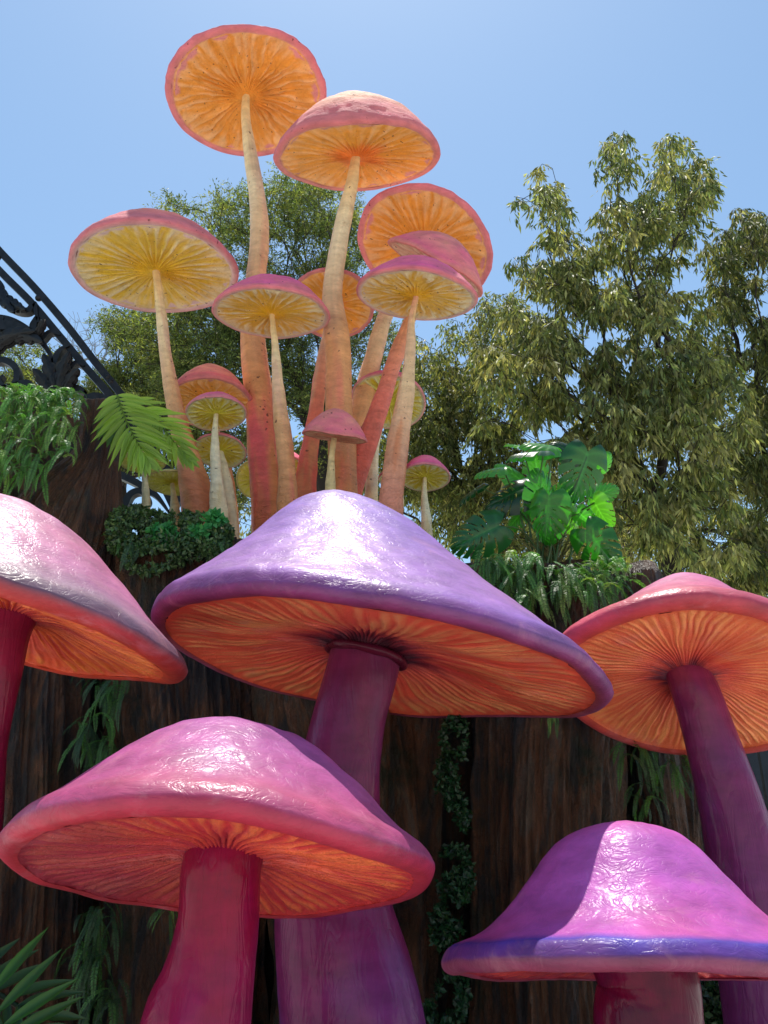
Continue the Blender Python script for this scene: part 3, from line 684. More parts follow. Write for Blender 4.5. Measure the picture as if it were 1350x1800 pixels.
# ------------------------------------------------------------------ leaves
def leaf_quads(P, D, N, Ln, Wd, col, fold=.0):
    """diamond leaves: P base, D unit direction, N unit normal, length, width"""
    Sd = np.cross(D, N); Sd /= np.linalg.norm(Sd, axis=1)[:, None] + 1e-9
    Ln = Ln[:, None]; Wd = Wd[:, None]
    v0 = P; v2 = P + D * Ln; m = P + D * Ln * .45
    v1 = m + Sd * Wd * .5 + N * Wd * fold; v3 = m - Sd * Wd * .5 + N * Wd * fold
    V = np.stack([v0, v1, v2, v3], 1).reshape(-1, 3)
    k = np.arange(len(P))[:, None] * 4 + np.array([[0, 1, 2, 3]])
    C = np.repeat(col, 4, axis=0)
    return V, k, C
def rnd_unit(n):
    v = rng.normal(size=(n, 3)); return v / np.linalg.norm(v, axis=1)[:, None]

def tree(name, label, blobs, Y, ysp, base_px, leafL, leafW, ncl, per, droop, cols, csize, trunk_r, seed, limb_col=S(46, 38, 32), fork=.35, bare=False, hole=.0):
    """blobs: (px,py,rx,ry,weight). cluster centres -> nearest-node branching -> leaves"""
    rs = np.random.default_rng(seed)
    wts = np.array([b[2] * b[3] * b[4] for b in blobs], float); wts /= wts.sum()
    pts = []
    while len(pts) < ncl:
        b = blobs[rs.choice(len(blobs), p=wts)]
        ang = rs.uniform(0, 2 * math.pi); rr = math.sqrt(rs.uniform(0, 1))
        px, py = b[0] + b[2] * rr * math.cos(ang), b[1] + b[3] * rr * math.sin(ang)
        if hole and (vnoise(px / 26.0, py / 26.0, None, seed) < hole or (py > 430 and vnoise(px / 48.0, py / 48.0, None, seed + 1) < hole * .95)): continue
        yy = Y + rs.uniform(-ysp, ysp) * math.sqrt(max(.05, 1 - rr * rr * .7))
        pts.append(at(px, py, yy))
    pts = np.array(pts)
    base = at(base_px[0], base_px[1], Y); base[2] = 0
    # nodes
    top = at(base_px[2], base_px[3], Y)
    tr = catmull([base, base * .6 + top * .4 + np.array([.15, 0, 0]), top], 14)
    nodes = [p for p in tr]; par = [-1] + list(range(13))
    order = np.argsort(np.linalg.norm(pts - top, axis=1))
    NA = np.zeros((len(nodes) + 3 * ncl, 3)); NA[:len(nodes)] = nodes; cnt = len(nodes); PA = par[:]
    step_lim = 1.0
    leafnodes = []
    dist_top = np.zeros(len(NA)); 
    for i in range(cnt): dist_top[i] = np.linalg.norm(NA[i] - top) * .15
    for i in order:
        p = pts[i]
        dd = np.linalg.norm(NA[:cnt] - p, axis=1)
        cost = dd + dist_top[:cnt] * fork + np.where(NA[:cnt, 2] > p[2] + .1, .6 * (NA[:cnt, 2] - p[2]), 0)
        j = int(np.argmin(cost)); q = NA[j]
        L_ = dd[j]; ns = 2 if L_ > .5 else 1
        prev = j
        for s in range(1, ns + 1):
            f = s / ns
            x = q * (1 - f) + p * f
            if s < ns: x = x + rs.normal(size=3) * L_ * .08 + np.array([0, 0, .12 * L_])
            NA[cnt] = x; PA.append(prev); dist_top[cnt] = dist_top[prev] + L_ / ns; prev = cnt; cnt += 1
        leafnodes.append(prev)
    wt = np.zeros(cnt)
    for l in leafnodes: wt[l] += 1
    # children always have a larger index except the trunk chain (root at 0): accumulate backwards
    for i in range(cnt - 1, 0, -1): wt[PA[i]] += wt[i]
    rad = np.maximum(.007, trunk_r * np.power(wt / wt.max(), .55))
    root = thing(name, label, 'tree', base)
    segs = []; trunk = []
    for i in range(1, cnt):
        a_, b_ = NA[PA[i]], NA[i]
        n_ = 5 if rad[i] > .03 else 3
        P2 = np.array([a_, a_ * .5 + b_ * .5 + rs.normal(size=3) * .03 * np.linalg.norm(b_ - a_), b_]) if n_ == 5 else np.array([a_, b_])
        rr_ = np.linspace(min(rad[PA[i]], rad[i] * 1.35), rad[i], len(P2))
        (trunk if i < 14 else segs).append(tube(P2, rr_, 10 if i < 14 else n_))
    V, Fc, _ = join(trunk); link('trunk', make_mesh('trunk', V - base, Fc, M_BRANCH, np.tile(limb_col, (len(V), 1))), root)
    V, Fc, _ = join(segs); link('limbs', make_mesh('limbs', V - base, Fc, M_BRANCH, np.tile(limb_col, (len(V), 1))), root)
    if bare: return root
    # leaves: each cluster = several twigs that start at the node
    C0 = np.repeat(pts, per, axis=0); n = len(C0)
    tw = 5
    dirs = rnd_unit(ncl * tw).reshape(ncl, tw, 3); dirs[:, :, 2] = dirs[:, :, 2] * .6 - droop * .8 + (.35 if droop < .3 else 0)
    dirs /= np.linalg.norm(dirs, axis=2)[:, :, None]
    ti = rng.integers(0, tw, n); ci = np.repeat(np.arange(ncl), per)
    t = rng.uniform(0, 1, n) ** .8
    dv = dirs[ci, ti]
    sz = (csize * rng.uniform(.6, 1.35, ncl))[ci]
    P = C0 + dv * (t * sz)[:, None] + np.array([0, 0, -1]) * (droop * .7 * sz * t * t)[:, None] + rng.normal(size=(n, 3)) * .022 * sz[:, None] * 3
    D = dv * .6 + rnd_unit(n) * .75 + np.array([0, 0, -1.5 * droop])
    D /= np.linalg.norm(D, axis=1)[:, None]
    N = rnd_unit(n); N = N - D * (N * D).sum(1)[:, None]; N /= np.linalg.norm(N, axis=1)[:, None] + 1e-9
    Ls = leafL * rng.uniform(.6, 1.25, n); Ws = leafW * rng.uniform(.7, 1.2, n)
    cs = np.array(cols); cl = cs[rng.integers(0, len(cs), ncl)][ci] * .6 + cs[rng.integers(0, len(cs), n)] * .4
    cl = cl * (rng.uniform(.45, 1.0, n) + 1.6 * rng.uniform(0, 1, n) ** 5)[:, None] * 1.2  # a few leaves coloured far brighter, standing in for sun sparkle
    V, Q, Cc = leaf_quads(P, D, N, Ls, Ws, cl, .12)
    cr = link('crown', make_mesh('crown', V - base, Q, M_TREE, Cc, smooth=False), root)
    return root
OLV = [(.13, .15, .055), (.19, .20, .08), (.09, .12, .045), (.27, .25, .12), (.06, .085, .035)]
OLV2 = [(.075, .11, .03), (.115, .15, .04), (.05, .075, .025), (.18, .19, .055)]
tree('broadleaf_tree', 'tall olive-green tree with drooping leaves and several pointed tops at right', [
    (1092, 255, 34, 45, 1.0), (1190, 275, 42, 42, 1.0), (1230, 320, 32, 38, .9), (1065, 315, 26, 30, .8), (1028, 335, 16, 16, .7), (955, 320, 24, 38, 1.1), (903, 355, 14, 16, .8), (1155, 330, 45, 50, .9), (975, 370, 30, 40, 1),
    (1110, 400, 60, 60, 1.0), (1180, 400, 50, 60, 1), (985, 450, 50, 50, 1), (930, 470, 40, 30, .8), (1080, 500, 110, 80, 1), (1000, 570, 120, 90, 1), (1150, 600, 120, 100, 1), (930, 620, 90, 90, .9),
    (1060, 720, 150, 100, 1), (930, 760, 90, 90, .7), (1120, 850, 130, 100, .8), (1230, 720, 90, 120, .9), (1210, 930, 120, 80, .8), (1000, 850, 90, 90, .5)],
    13.5, 2.0, (1215, 1400, 1165, 900), .185, .046, 1900, 34, .75, OLV, .27, .17, 5, hole=.36, fork=.6)
tree('broadleaf_tree', 'olive tree crowding the right edge behind the coral cap', [
    (1300, 400, 24, 40, 1.2), (1262, 430, 30, 36, 1.1), (1255, 500, 50, 60, 1), (1335, 400, 26, 40, 1), (1345, 430, 24, 40, 1), (1300, 480, 60, 50, 1), (1320, 580, 70, 80, 1), (1290, 680, 60, 70, .9), (1340, 760, 70, 100, 1), (1330, 880, 90, 90, 1), (1300, 970, 110, 60, 1), (1400, 600, 80, 200, 1)],
    15.5, 1.8, (1420, 1400, 1350, 820), .19, .046, 1100, 34, .75, OLV, .28, .16, 6, hole=.3, fork=.6)
tree('broadleaf_tree', 'dense fine-leaved green tree behind the orange mushroom cluster', [
    (500, 345, 70, 38, 1), (410, 375, 60, 36, 1), (560, 370, 70, 50, 1), (300, 355, 20, 16, .5), (330, 372, 22, 12, .5), (470, 440, 120, 60, 1), (590, 440, 60, 60, .9), (400, 520, 110, 60, .9), (540, 560, 110, 80, .7), (330, 600, 110, 70, 1),
    (640, 620, 80, 90, .6), (420, 650, 150, 80, .9), (520, 740, 150, 90, .7), (300, 700, 90, 60, .8)],
    14.0, 1.8, (620, 1400, 560, 760), .085, .024, 2500, 52, .12, OLV2, .30, .17, 7, hole=.24, fork=.6)
tree('broadleaf_tree', 'lower bushy tree at left between the iron arch and the yellow mushroom', [
    (215, 570, 50, 28, 1), (260, 600, 70, 40, 1), (250, 660, 70, 50, 1), (160, 650, 70, 40, .9), (60, 640, 60, 30, .8), (80, 690, 120, 40, 1), (320, 690, 90, 50, .9), (240, 760, 130, 80, .9), (30, 620, 40, 20, .5), (400, 820, 120, 80, .8)],
    15.5, 1.6, (180, 1400, 210, 860), .09, .026, 1700, 46, .15, OLV2, .30, .14, 8, hole=.16, fork=.6)
tree('broadleaf_tree', 'grey-green tree seen between the two crowns behind the mushroom stems', [
    (790, 620, 70, 60, .8), (740, 700, 90, 80, .8), (850, 700, 80, 90, 1), (880, 560, 50, 50, 1), (800, 800, 130, 80, 1), (640, 800, 130, 90, .7), (850, 880, 130, 80, .7), (520, 880, 160, 60, .6), (1010, 960, 160, 50, .8)],
    17.0, 2.0, (860, 1400, 830, 860), .15, .04, 2000, 34, .6, OLV, .34, .18, 9, hole=.2, fork=.6)
tree('bare_tree', 'leafless hazy grey tree poking up right of the iron arch', [
    (150, 580, 50, 40, 1), (190, 600, 40, 50, 1), (125, 620, 30, 30, 1), (60, 600, 50, 30, .5)], 22, 1.2, (150, 1400, 160, 660), .1, .02, 420, 2, .1, OLV, .3, .09, 10, limb_col=S(120, 124, 130), bare=True)  # distance haze put into the pale grey limb colour
tree('broadleaf_tree', 'dark far tree filling the gaps low behind the right-hand crowns', [
    (1200, 800, 240, 130, 1), (980, 900, 200, 90, 1), (1330, 960, 120, 70, 1)], 22, 2.0, (1100, 1400, 1100, 960), .15, .05, 900, 34, .4, OLV, .5, .2, 12, hole=.3)

# ------------------------------------------------------------------ ferns
def frond_mesh(e0, e1, L, nl, col, wl=.085, side=0.0, tipcol=None):
    """arching rachis in local XZ plane from origin, elevation angle e0 -> e1"""
    n = nl; t = np.linspace(0, 1, n)
    ang = e0 + (e1 - e0) * np.power(t, .7)
    dx = np.cos(ang) * L / n; dz = np.sin(ang) * L / n
    P = np.stack([np.cumsum(dx), side * t * t * L, np.cumsum(dz)], 1)
    T = np.gradient(P, axis=0); T /= np.linalg.norm(T, axis=1)[:, None]
    Sd = np.array([0, 1.0, 0]); parts = []
    V, Fq = tube(P[::3], np.linspace(.0035, .0012, len(P[::3])), 4)
    parts.append((V, Fq, np.tile(np.array(col) * .8, (len(V), 1))))
    env = np.clip(np.sin(np.clip(t * .93 + .1, 0, 1) * math.pi) ** .55, 0.08, 1)
    for s in (-1, 1):
        D = Sd * s + T * .35 + np.random.default_rng(int(L * 1000) + s + 5).normal(size=(n, 3)) * .13
        D[:, 2] -= .25
        D /= np.linalg.norm(D, axis=1)[:, None]
        N = np.cross(T, D) * s; N /= np.linalg.norm(N, axis=1)[:, None]
        cc = np.tile(col, (n, 1)) * np.random.default_rng(3).uniform(.75, 1.3, n)[:, None]
        a, b, c = leaf_quads(P, D, N, wl * env, np.full(n, L / n * .98) * (.6 + .4 * env), cc, .15)
        parts.append((a, b, c))
    V, Q, C = join(parts)
    return make_mesh('frond', V, Q, M_FERN, C, smooth=False)
GBR = (.12, .29, .06); GMD = (.075, .18, .045); GDK = (.04, .09, .035); GYL = (.18, .29, .06)  # light put into frond colour: brighter greens where sunlit, darker where shaded
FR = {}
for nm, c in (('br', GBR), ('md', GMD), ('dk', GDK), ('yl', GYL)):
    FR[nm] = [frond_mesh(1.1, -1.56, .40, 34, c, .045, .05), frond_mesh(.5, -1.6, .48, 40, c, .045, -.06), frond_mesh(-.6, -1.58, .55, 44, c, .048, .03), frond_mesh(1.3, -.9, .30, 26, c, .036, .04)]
def fern(label, spots, kind, seed, group='artificial ferns on the stumps', vert=(0, 1, 2), smin=.7, smax=1.15, name='fern_plant'):
    rs = random.Random(seed)
    b = at(*spots[0][:3]); root = thing(name, label, 'fern', b, group)
    for (px, py, Y, n, spx, spy) in spots:
        for i in range(int(n * (1.5 if 'mass' in label or 'row' in label else 1.0))):
            p = at(px + rs.uniform(-spx, spx), py + rs.uniform(-spy, spy), Y + rs.uniform(-.12, .12))
            me = FR[rs.choice(kind) if isinstance(kind, (list, tuple)) else kind][rs.choice(vert)]
            o = bpy.data.objects.new('frond', me); COL.objects.link(o); o.parent = root
            o.location = p - b; o.rotation_euler = (rs.uniform(-.25, .25), rs.uniform(-.25, .25), -math.pi / 2 + rs.gauss(0, .9))
            s = rs.uniform(smin, smax) * (.72 if 'mass' in label or 'row' in label else .66); o.scale = (s, s, s)
    return root
fern('bright green fern mass spilling over the stump at the left edge', [(15, 698, 5.0, 50, 40, 10), (95, 698, 5.0, 56, 45, 10), (60, 745, 4.9, 56, 80, 20), (50, 790, 4.85, 40, 75, 20), (30, 825, 4.85, 24, 50, 14)], ('br', 'br', 'yl', 'md'), 1, vert=(0, 1, 2, 2, 3), smin=.5, smax=.85)
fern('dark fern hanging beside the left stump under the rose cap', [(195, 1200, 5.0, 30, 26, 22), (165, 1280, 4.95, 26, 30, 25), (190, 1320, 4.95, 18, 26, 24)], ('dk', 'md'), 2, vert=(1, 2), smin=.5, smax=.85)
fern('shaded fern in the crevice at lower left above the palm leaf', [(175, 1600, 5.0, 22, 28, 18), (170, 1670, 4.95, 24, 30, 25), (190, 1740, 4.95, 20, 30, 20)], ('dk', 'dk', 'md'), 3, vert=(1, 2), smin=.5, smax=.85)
fern('small fern tuft hanging left of the crimson stem', [(290, 1600, 5.0, 8, 12, 8)], ('md', 'yl'), 4, vert=(1, 2), smin=.4, smax=.6)
fern('green fern row hanging along the wall top below the monstera', [(870, 985, 5.0, 26, 30, 14), (920, 990, 5.0, 24, 30, 14), (985, 1000, 4.95, 28, 45, 14), (960, 1035, 4.9, 20, 55, 15), (1040, 1010, 4.9, 22, 40, 14)], ('md', 'yl', 'md', 'br'), 5, vert=(1, 2, 2), smin=.55, smax=.95)
fern('sunlit yellow-green fern clump at the right end of the wall top', [(1075, 1000, 4.85, 30, 26, 14), (1050, 1030, 4.8, 16, 30, 12), (1095, 1010, 4.8, 14, 14, 12)], ('yl', 'br'), 6, vert=(0, 1, 3), smin=.4, smax=.7)
fern('single dark fern hanging below the right tip of the violet cap', [(978, 1240, 4.85, 7, 14, 10)], ('yl', 'md'), 7, vert=(2,), smin=.4, smax=.6)
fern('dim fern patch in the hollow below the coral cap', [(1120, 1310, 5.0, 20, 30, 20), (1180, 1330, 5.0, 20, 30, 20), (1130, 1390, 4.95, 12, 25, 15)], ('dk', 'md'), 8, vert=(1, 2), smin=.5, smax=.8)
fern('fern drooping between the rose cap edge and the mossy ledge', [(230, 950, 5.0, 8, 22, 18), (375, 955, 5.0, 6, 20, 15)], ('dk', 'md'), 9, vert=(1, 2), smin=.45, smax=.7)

# small-leaved cover and ivy
def leaf_mass(name, label, blobs, n, L_, W_, cols, seed, stem=True, cat='plant', thick=.2, upn=.5):
    rs = np.random.default_rng(seed)
    Ps = []
    for (px, py, Y, rx, ry, wt) in blobs:
        m = int(n * wt); ang = rs.uniform(0, 2 * math.pi, m); rr = np.sqrt(rs.uniform(0, 1, m))
        for a_, r_ in zip(ang, rr):
            x = px + rx * r_ * math.cos(a_); y = py + ry * r_ * math.sin(a_)
            if vnoise(x / 9, y / 9, None, seed) < .3 or (name == 'ground_cover' and vnoise(x / 24, y / 24, None, seed + 2) < .22) or (name == 'ivy' and vnoise(x / 22, y / 22, None, seed + 1) < .5): continue
            Ps.append(at(x, y, Y + rs.uniform(-thick, thick) * math.sqrt(1 - r_ * r_ * .8)))
    P = np.array(Ps); m = len(P)
    D = rs.normal(size=(m, 3)); D /= np.linalg.norm(D, axis=1)[:, None]
    N = rs.normal(size=(m, 3)) + np.array([0, -.5, upn]); N = N - D * (N * D).sum(1)[:, None]; N /= np.linalg.norm(N, axis=1)[:, None]
    cs = np.array(cols); c = cs[rs.integers(0, len(cs), m)] * rs.uniform(.7, 1.3, m)[:, None]
    V, Q, C = leaf_quads(P, D, N, L_ * rs.uniform(.6, 1.3, m), W_ * rs.uniform(.7, 1.2, m), c, .15)
    b = at(*blobs[0][:3])
    o = link(name, make_mesh(name, V - b, Q, M_MOSS, C, smooth=False), None, b)
    o['kind'] = 'stuff'; tag(o, label, cat)
    return o
leaf_mass('ground_cover', 'glossy small-leaved green cover on the ledge at the foot of the orange mushrooms', [(300, 925, 5.35, 105, 26, 1.3), (235, 915, 5.4, 45, 26, .5), (240, 950, 5.2, 50, 40, .6), (350, 940, 5.2, 60, 30, .6), (290, 965, 5.1, 60, 34, .5), (215, 935, 5.15, 30, 40, .4), (260, 985, 5.05, 40, 26, .3), (370, 965, 5.1, 36, 24, .3)],
    6000, .035, .022, [(.05, .10, .03), (.08, .15, .04), (.035, .07, .025), (.12, .18, .06)], 3)
for i, (x, y, lb) in enumerate(((285, 945, 'bright clover-like sprig in the middle of the dark ledge cover'), (378, 912, 'bright green sprig at the right end of the ledge cover'), (350, 935, 'green sprig just below the right end of the ledge cover'))):
    leaf_mass('sprig', lb, [(x, y, 5.05, 24 if i == 0 else 16, 24 if i == 0 else 10, 1)], 420 if i == 0 else 220, .05, .045, [(.05, .28, .08), (.09, .36, .10)], 30 + i, thick=.06)
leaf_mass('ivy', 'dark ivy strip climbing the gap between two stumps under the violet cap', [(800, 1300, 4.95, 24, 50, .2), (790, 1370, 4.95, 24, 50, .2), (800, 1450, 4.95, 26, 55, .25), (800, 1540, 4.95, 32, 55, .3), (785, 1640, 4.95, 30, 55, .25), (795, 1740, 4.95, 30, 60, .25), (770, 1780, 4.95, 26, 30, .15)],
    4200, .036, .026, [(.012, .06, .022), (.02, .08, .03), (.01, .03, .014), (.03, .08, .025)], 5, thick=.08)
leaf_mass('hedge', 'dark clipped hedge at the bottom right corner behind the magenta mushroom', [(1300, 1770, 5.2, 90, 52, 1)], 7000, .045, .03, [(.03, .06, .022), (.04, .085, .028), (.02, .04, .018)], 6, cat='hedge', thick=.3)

# ------------------------------------------------------------------ palm leaves
def lens_mesh(cols):
    n = 6; t = np.linspace(0, 1, n + 1); w = np.array([.25, .75, 1, .95, .72, .38, 0.0]) * .5
    V = []
    for i in range(n + 1):
        z = -.10 * t[i] ** 2
        V += [(t[i], -w[i], z + .16 * w[i]), (t[i], 0, z), (t[i], w[i], z + .16 * w[i])]
    Fq = []
    for i in range(n):
        a = i * 3; Fq += [(a, a + 3, a + 4, a + 1), (a + 1, a + 4, a + 5, a + 2)]
    return make_mesh('leaflet', V, Fq, M_PALM, np.tile(cols, (len(V), 1)))
def palm(label, path, Y, lmax, wpx, npair, colr, seed, face=.75, spread=(65, 22), env=None, dY=None):
    rs = random.Random(seed); me = lens_mesh(colr)
    PX = catmull([(x, y, 0) for x, y in path], 40)
    b = at(*path[0], Y); root = thing('palm_leaf', label, 'palm leaf', b, 'artificial palm leaves')
    W3 = np.array([at(p[0], p[1], Y + (dY or 0) * i / 39) for i, p in enumerate(PX)])
    V, Fq = tube(W3 - b, np.linspace(.010, .003, 40), 6)
    link('rachis', make_mesh('rachis', V, Fq, M_PALM, np.tile(np.array(colr) * .6, (len(V), 1))), root)
    nrm_face = nrm(CAM - W3[20]) * face + np.array([0, 0, 1]) * (1 - face); nrm_face = nrm(nrm_face)
    for k in range(npair):
        t = (k + .3) / npair; i = min(38, int(t * 39)); T = nrm(W3[i + 1] - W3[i])
        sd = nrm(np.cross(nrm_face, T))
        e = (math.sin(math.pi * min(1, t * .85 + .16)) ** .6) if env is None else np.interp(t, *env)
        for s in (-1, 1):
            a_ = R_(spread[0] + (spread[1] - spread[0]) * t + rs.uniform(-5, 5))
            D = nrm(T * math.cos(a_) + sd * s * math.sin(a_) + nrm_face * rs.uniform(-.12, .1))
            N = nrm(nrm_face + sd * s * rs.uniform(-.1, .45)); N = nrm(N - D * np.dot(N, D)); B = np.cross(N, D)
            L_ = lmax * e * rs.uniform(.88, 1.08) * dep(*path[0], Y) / F; w_ = wpx * dep(*path[0], Y) / F
            M = Matrix(((D[0] * L_, B[0] * w_, N[0] * L_, 0), (D[1] * L_, B[1] * w_, N[1] * L_, 0), (D[2] * L_, B[2] * w_, N[2] * L_, 0), (0, 0, 0, 1)))
            M.translation = Vector(W3[i] - b + nrm_face * .004)
            o = bpy.data.objects.new('leaflet', me); COL.objects.link(o); o.parent = root; o.matrix_local = M
    return root
palm('bright yellow-green palm leaf arching over the stump top, larger of two', [(206, 696), (222, 740), (245, 785), (262, 818)], 4.75, 84, 10, 19, (.26, .42, .06), 1, spread=(70, 18), env=([0, .2, .5, .8, 1], [.55, 1, .95, .6, .32]))
palm('smaller palm leaf whose tip points down right, in front of the low mushrooms', [(236, 706), (280, 745), (312, 785), (338, 815)], 4.95, 62, 9, 17, (.28, .44, .06), 2, spread=(55, 14), env=([0, .2, .5, .8, 1], [.6, 1, .95, .6, .3]))
palm('dark underside palm leaf tucked left of the bright one by the stump', [(200, 700), (196, 735), (200, 780)], 5.05, 46, 10, 8, (.08, .17, .03), 3, spread=(50, 16))
palm('dark green palm leaf at the bottom left corner with sunlit upper tips', [(10, 1830), (2, 1800), (-30, 1730)], 2.4, 165, 20, 4, (.04, .13, .03), 4, spread=(90, 60), env=([0, 1], [1, .9]))
palm('broad dark palm leaf fanning right from the bottom left corner', [(-60, 1722), (0, 1748), (55, 1790), (90, 1850)], 2.5, 112, 19, 8, (.02, .065, .024), 5, spread=(66, 35), env=([0, .3, 1], [.9, 1, .8]))

# ------------------------------------------------------------------ monstera
def monstera_mesh(colr, seed, slit=.5):
    rs = random.Random(seed); nu, nv = 57, 9
    u = np.linspace(0, 1, nu); v = np.linspace(0, 1, nv)
    w = .50 * np.interp(u, [0, .06, .2, .4, .6, .8, .93, 1], [.62, .82, 1.0, 1.0, .88, .62, .32, .02])
    ang = R_(1) * np.interp(u, [0, .08, .3, .6, 1], [-62, -30, 14, 38, 80])   # lateral direction, 0 = straight out
    V = []; C = []; Fq = []; off = 0
    for sd in (-1, 1):
        cuts = [c + rs.uniform(-.02, .02) for c in (.20, .34, .48, .62, .76)]; dps = [slit * rs.uniform(.75, 1.15) for _ in cuts]
        U, Vv = np.meshgrid(u, v, indexing='ij')
        curl = ang[:, None] + .35 * Vv
        x = sd * w[:, None] * Vv * np.cos(curl); y = -.06 + .95 * U + w[:, None] * Vv * np.sin(curl)
        z = .10 * Vv * (1 - Vv) - .16 * Vv ** 2 - .14 * (U - .3) ** 2 + .012 * np.sin(U * 46) * Vv
        V.append(np.stack([x, y, z], -1).reshape(-1, 3))
        vein = np.exp(-((U * 7.2) % 1 - .5) ** 2 / .012) * .35 + (Vv < .1) * .6
        C.append((np.array(colr)[None, None, :] * (1 + vein[..., None])).reshape(-1, 3))
        for i in range(nu - 1):
            for j in range(nv - 1):
                vm = (j + .5) / (nv - 1); um = (u[i] + u[i + 1]) / 2
                if any(abs(um - c) < .0125 * (.5 + vm) and vm > 1 - d for c, d in zip(cuts, dps)): continue
                if slit > .4 and any(abs(um - c - .07) < .012 and .18 < vm < .36 for c in cuts[:3]): continue
                q = (off + i * nv + j, off + (i + 1) * nv + j, off + (i + 1) * nv + j + 1, off + i * nv + j + 1)
                Fq.append(q if sd > 0 else q[::-1])
        off += nu * nv
    return make_mesh('leaf', np.vstack(V), np.array(Fq), M_MONS, np.vstack(C))
DKG = (.012, .05, .022); MDG = (.035, .17, .02); BRG = (.07, .24, .035); YGG = (.15, .34, .045); GRG = (.02, .09, .03)  # brightest greens carry the look of sunlit leaves in their colour
MM = {k: monstera_mesh(c, i, sl) for i, (k, c, sl) in enumerate((('dk', DKG, .55), ('md', MDG, .55), ('br', BRG, .3), ('yg', YGG, .35), ('gr', GRG, .62)))}
def monstera():
    Y = 5.6; bpx = (965, 985); b = at(*bpx, Y)
    root = thing('monstera_plant', 'split-leaved monstera plant with glossy dark and bright green leaves on top of the wall', 'plant', b)
    # px, py of the leaf middle, size px, tip direction deg (0 right, 90 up), turn about own axis, kind, dY
    L_ = [(1022, 836, 92, 255, -.35, 'dk', -.35), (952, 862, 72, 95, .5, 'md', -.2), (962, 912, 84, 265, .25, 'md', -.4), (890, 872, 88, 205, .3, 'dk', -.1), (862, 826, 56, 190, .9, 'br', -.2),
          (928, 796, 70, 185, 1.2, 'gr', -.3), (948, 782, 62, 170, .8, 'br', 0), (985, 876, 60, 60, .3, 'yg', -.1), (1056, 902, 56, 300, 1.0, 'yg', -.2), (838, 942, 92, 205, -.2, 'gr', -.15),
          (1056, 962, 84, 310, .2, 'md', -.3), (826, 866, 52, 215, 1.25, 'dk', 0), (1000, 908, 56, 290, -.3, 'yg', -.05), (1060, 866, 50, 20, .2, 'br', .1), (944, 822, 58, 100, .3, 'br', .15),
          (900, 832, 58, 140, .5, 'br', .1), (1030, 912, 40, 320, .5, 'br', -.1), (1000, 792, 64, 150, .4, 'dk', .1), (905, 915, 42, 230, .3, 'br', .05), (1064, 812, 34, 60, .7, 'br', .15), (905, 782, 34, 170, 1.1, 'yg', .1), (1075, 985, 44, 330, .4, 'md', -.2)]
    for i, (px, py, sz, ang, turn, k, dy) in enumerate(L_):
        yy = Y + dy; c = at(px, py, yy); s = sz * .97 * dep(px, py, yy) / F
        v = nrm(CAM - c); a_ = R_(ang)
        T = RT * math.cos(a_) + UP * math.sin(a_); T = nrm(T - v * np.dot(T, v))
        n = v * math.cos(.45) + np.array([0, 0, 1]) * math.sin(.45); n = nrm(n - T * np.dot(n, T))
        sd = np.cross(T, n)
        ct, st = math.cos(turn), math.sin(turn); n2 = n * ct + sd * st; sd2 = np.cross(T, n2)
        org = c - T * s * .42
        M = Matrix(((sd2[0] * s, T[0] * s, n2[0] * s, 0), (sd2[1] * s, T[1] * s, n2[1] * s, 0), (sd2[2] * s, T[2] * s, n2[2] * s, 0), (0, 0, 0, 1)))
        M.translation = Vector(org - b)
        o = bpy.data.objects.new('leaf', MM[k]); COL.objects.link(o); o.parent = root; o.matrix_local = M
        s0 = b + np.array([random.uniform(-.12, .12), random.uniform(-.1, .1), -.1])
        mid = s0 * .45 + org * .55 + np.array([0, .04, .15]); 
        e = org + T * s * .02 - n2 * .006
        P = catmull([s0, mid, e], 14)
        V, Fq = tube(P - b, np.linspace(.009, .005, 14), 6)
        link('petiole', make_mesh('petiole', V, Fq, M_MONS, np.tile((.10, .16, .05), (len(V), 1))), root)
monstera()
# dry grass-like stalks at the monstera foot
def stalks():
    rs = random.Random(5); parts = []
    b = at(970, 985, 5.6)
    for i in range(46):
        x0 = 970 + rs.uniform(-16, 16); x1 = x0 + rs.gauss(0, 34); y1 = 925 + rs.uniform(-8, 30)
        P = catmull([at(x0, 992, 5.6), at((x0 * .55 + x1 * .45), 960, 5.55), at(x1, y1, 5.5 + rs.uniform(-.1, .1))], 8)
        V, Fq = tube(P - b, np.linspace(.006, .002, 8), 4); parts.append((V, Fq, np.tile(np.array(S(150, 140, 84)) * rs.uniform(.6, 1.2), (len(V), 1))))
    V, Fq, C = join(parts)
    o = link('dry_stalks', make_mesh('dry_stalks', V, Fq, M_FERN, C), None, b); o['kind'] = 'stuff'; tag(o, 'thin straw-coloured stalks fanning up under the monstera leaves', 'stalks')
stalks()

# ------------------------------------------------------------------ wrought iron arch
def bar(P2, w, t, Y, b, name, root, taper=None, n=60, closed=False):
    """rectangular-section bar along a pixel path"""
    PX = catmull([(x, y, 0) for x, y in P2], n); W3 = np.array([at(p[0], p[1], Y) for p in PX])
    T = np.gradient(W3, axis=0); T /= np.linalg.norm(T, axis=1)[:, None]
    Nn = np.array([0, 1.0, 0]); Sd = np.cross(T, Nn); Sd /= np.linalg.norm(Sd, axis=1)[:, None]
    sc = Y / F * 1.15; ww = w * .5 * sc * (np.ones(n) if taper is None else np.interp(np.linspace(0, 1, n), *taper)); tt = t * .5 * sc
    V = []
    for u, v_ in ((-1, -1), (-1, 1), (1, 1), (1, -1)):
        V.append(W3 + Sd * (ww * u)[:, None] + Nn * tt * v_)
    V = np.stack(V, 1).reshape(-1, 3)
    return (V - b, grid_faces(n, 4))
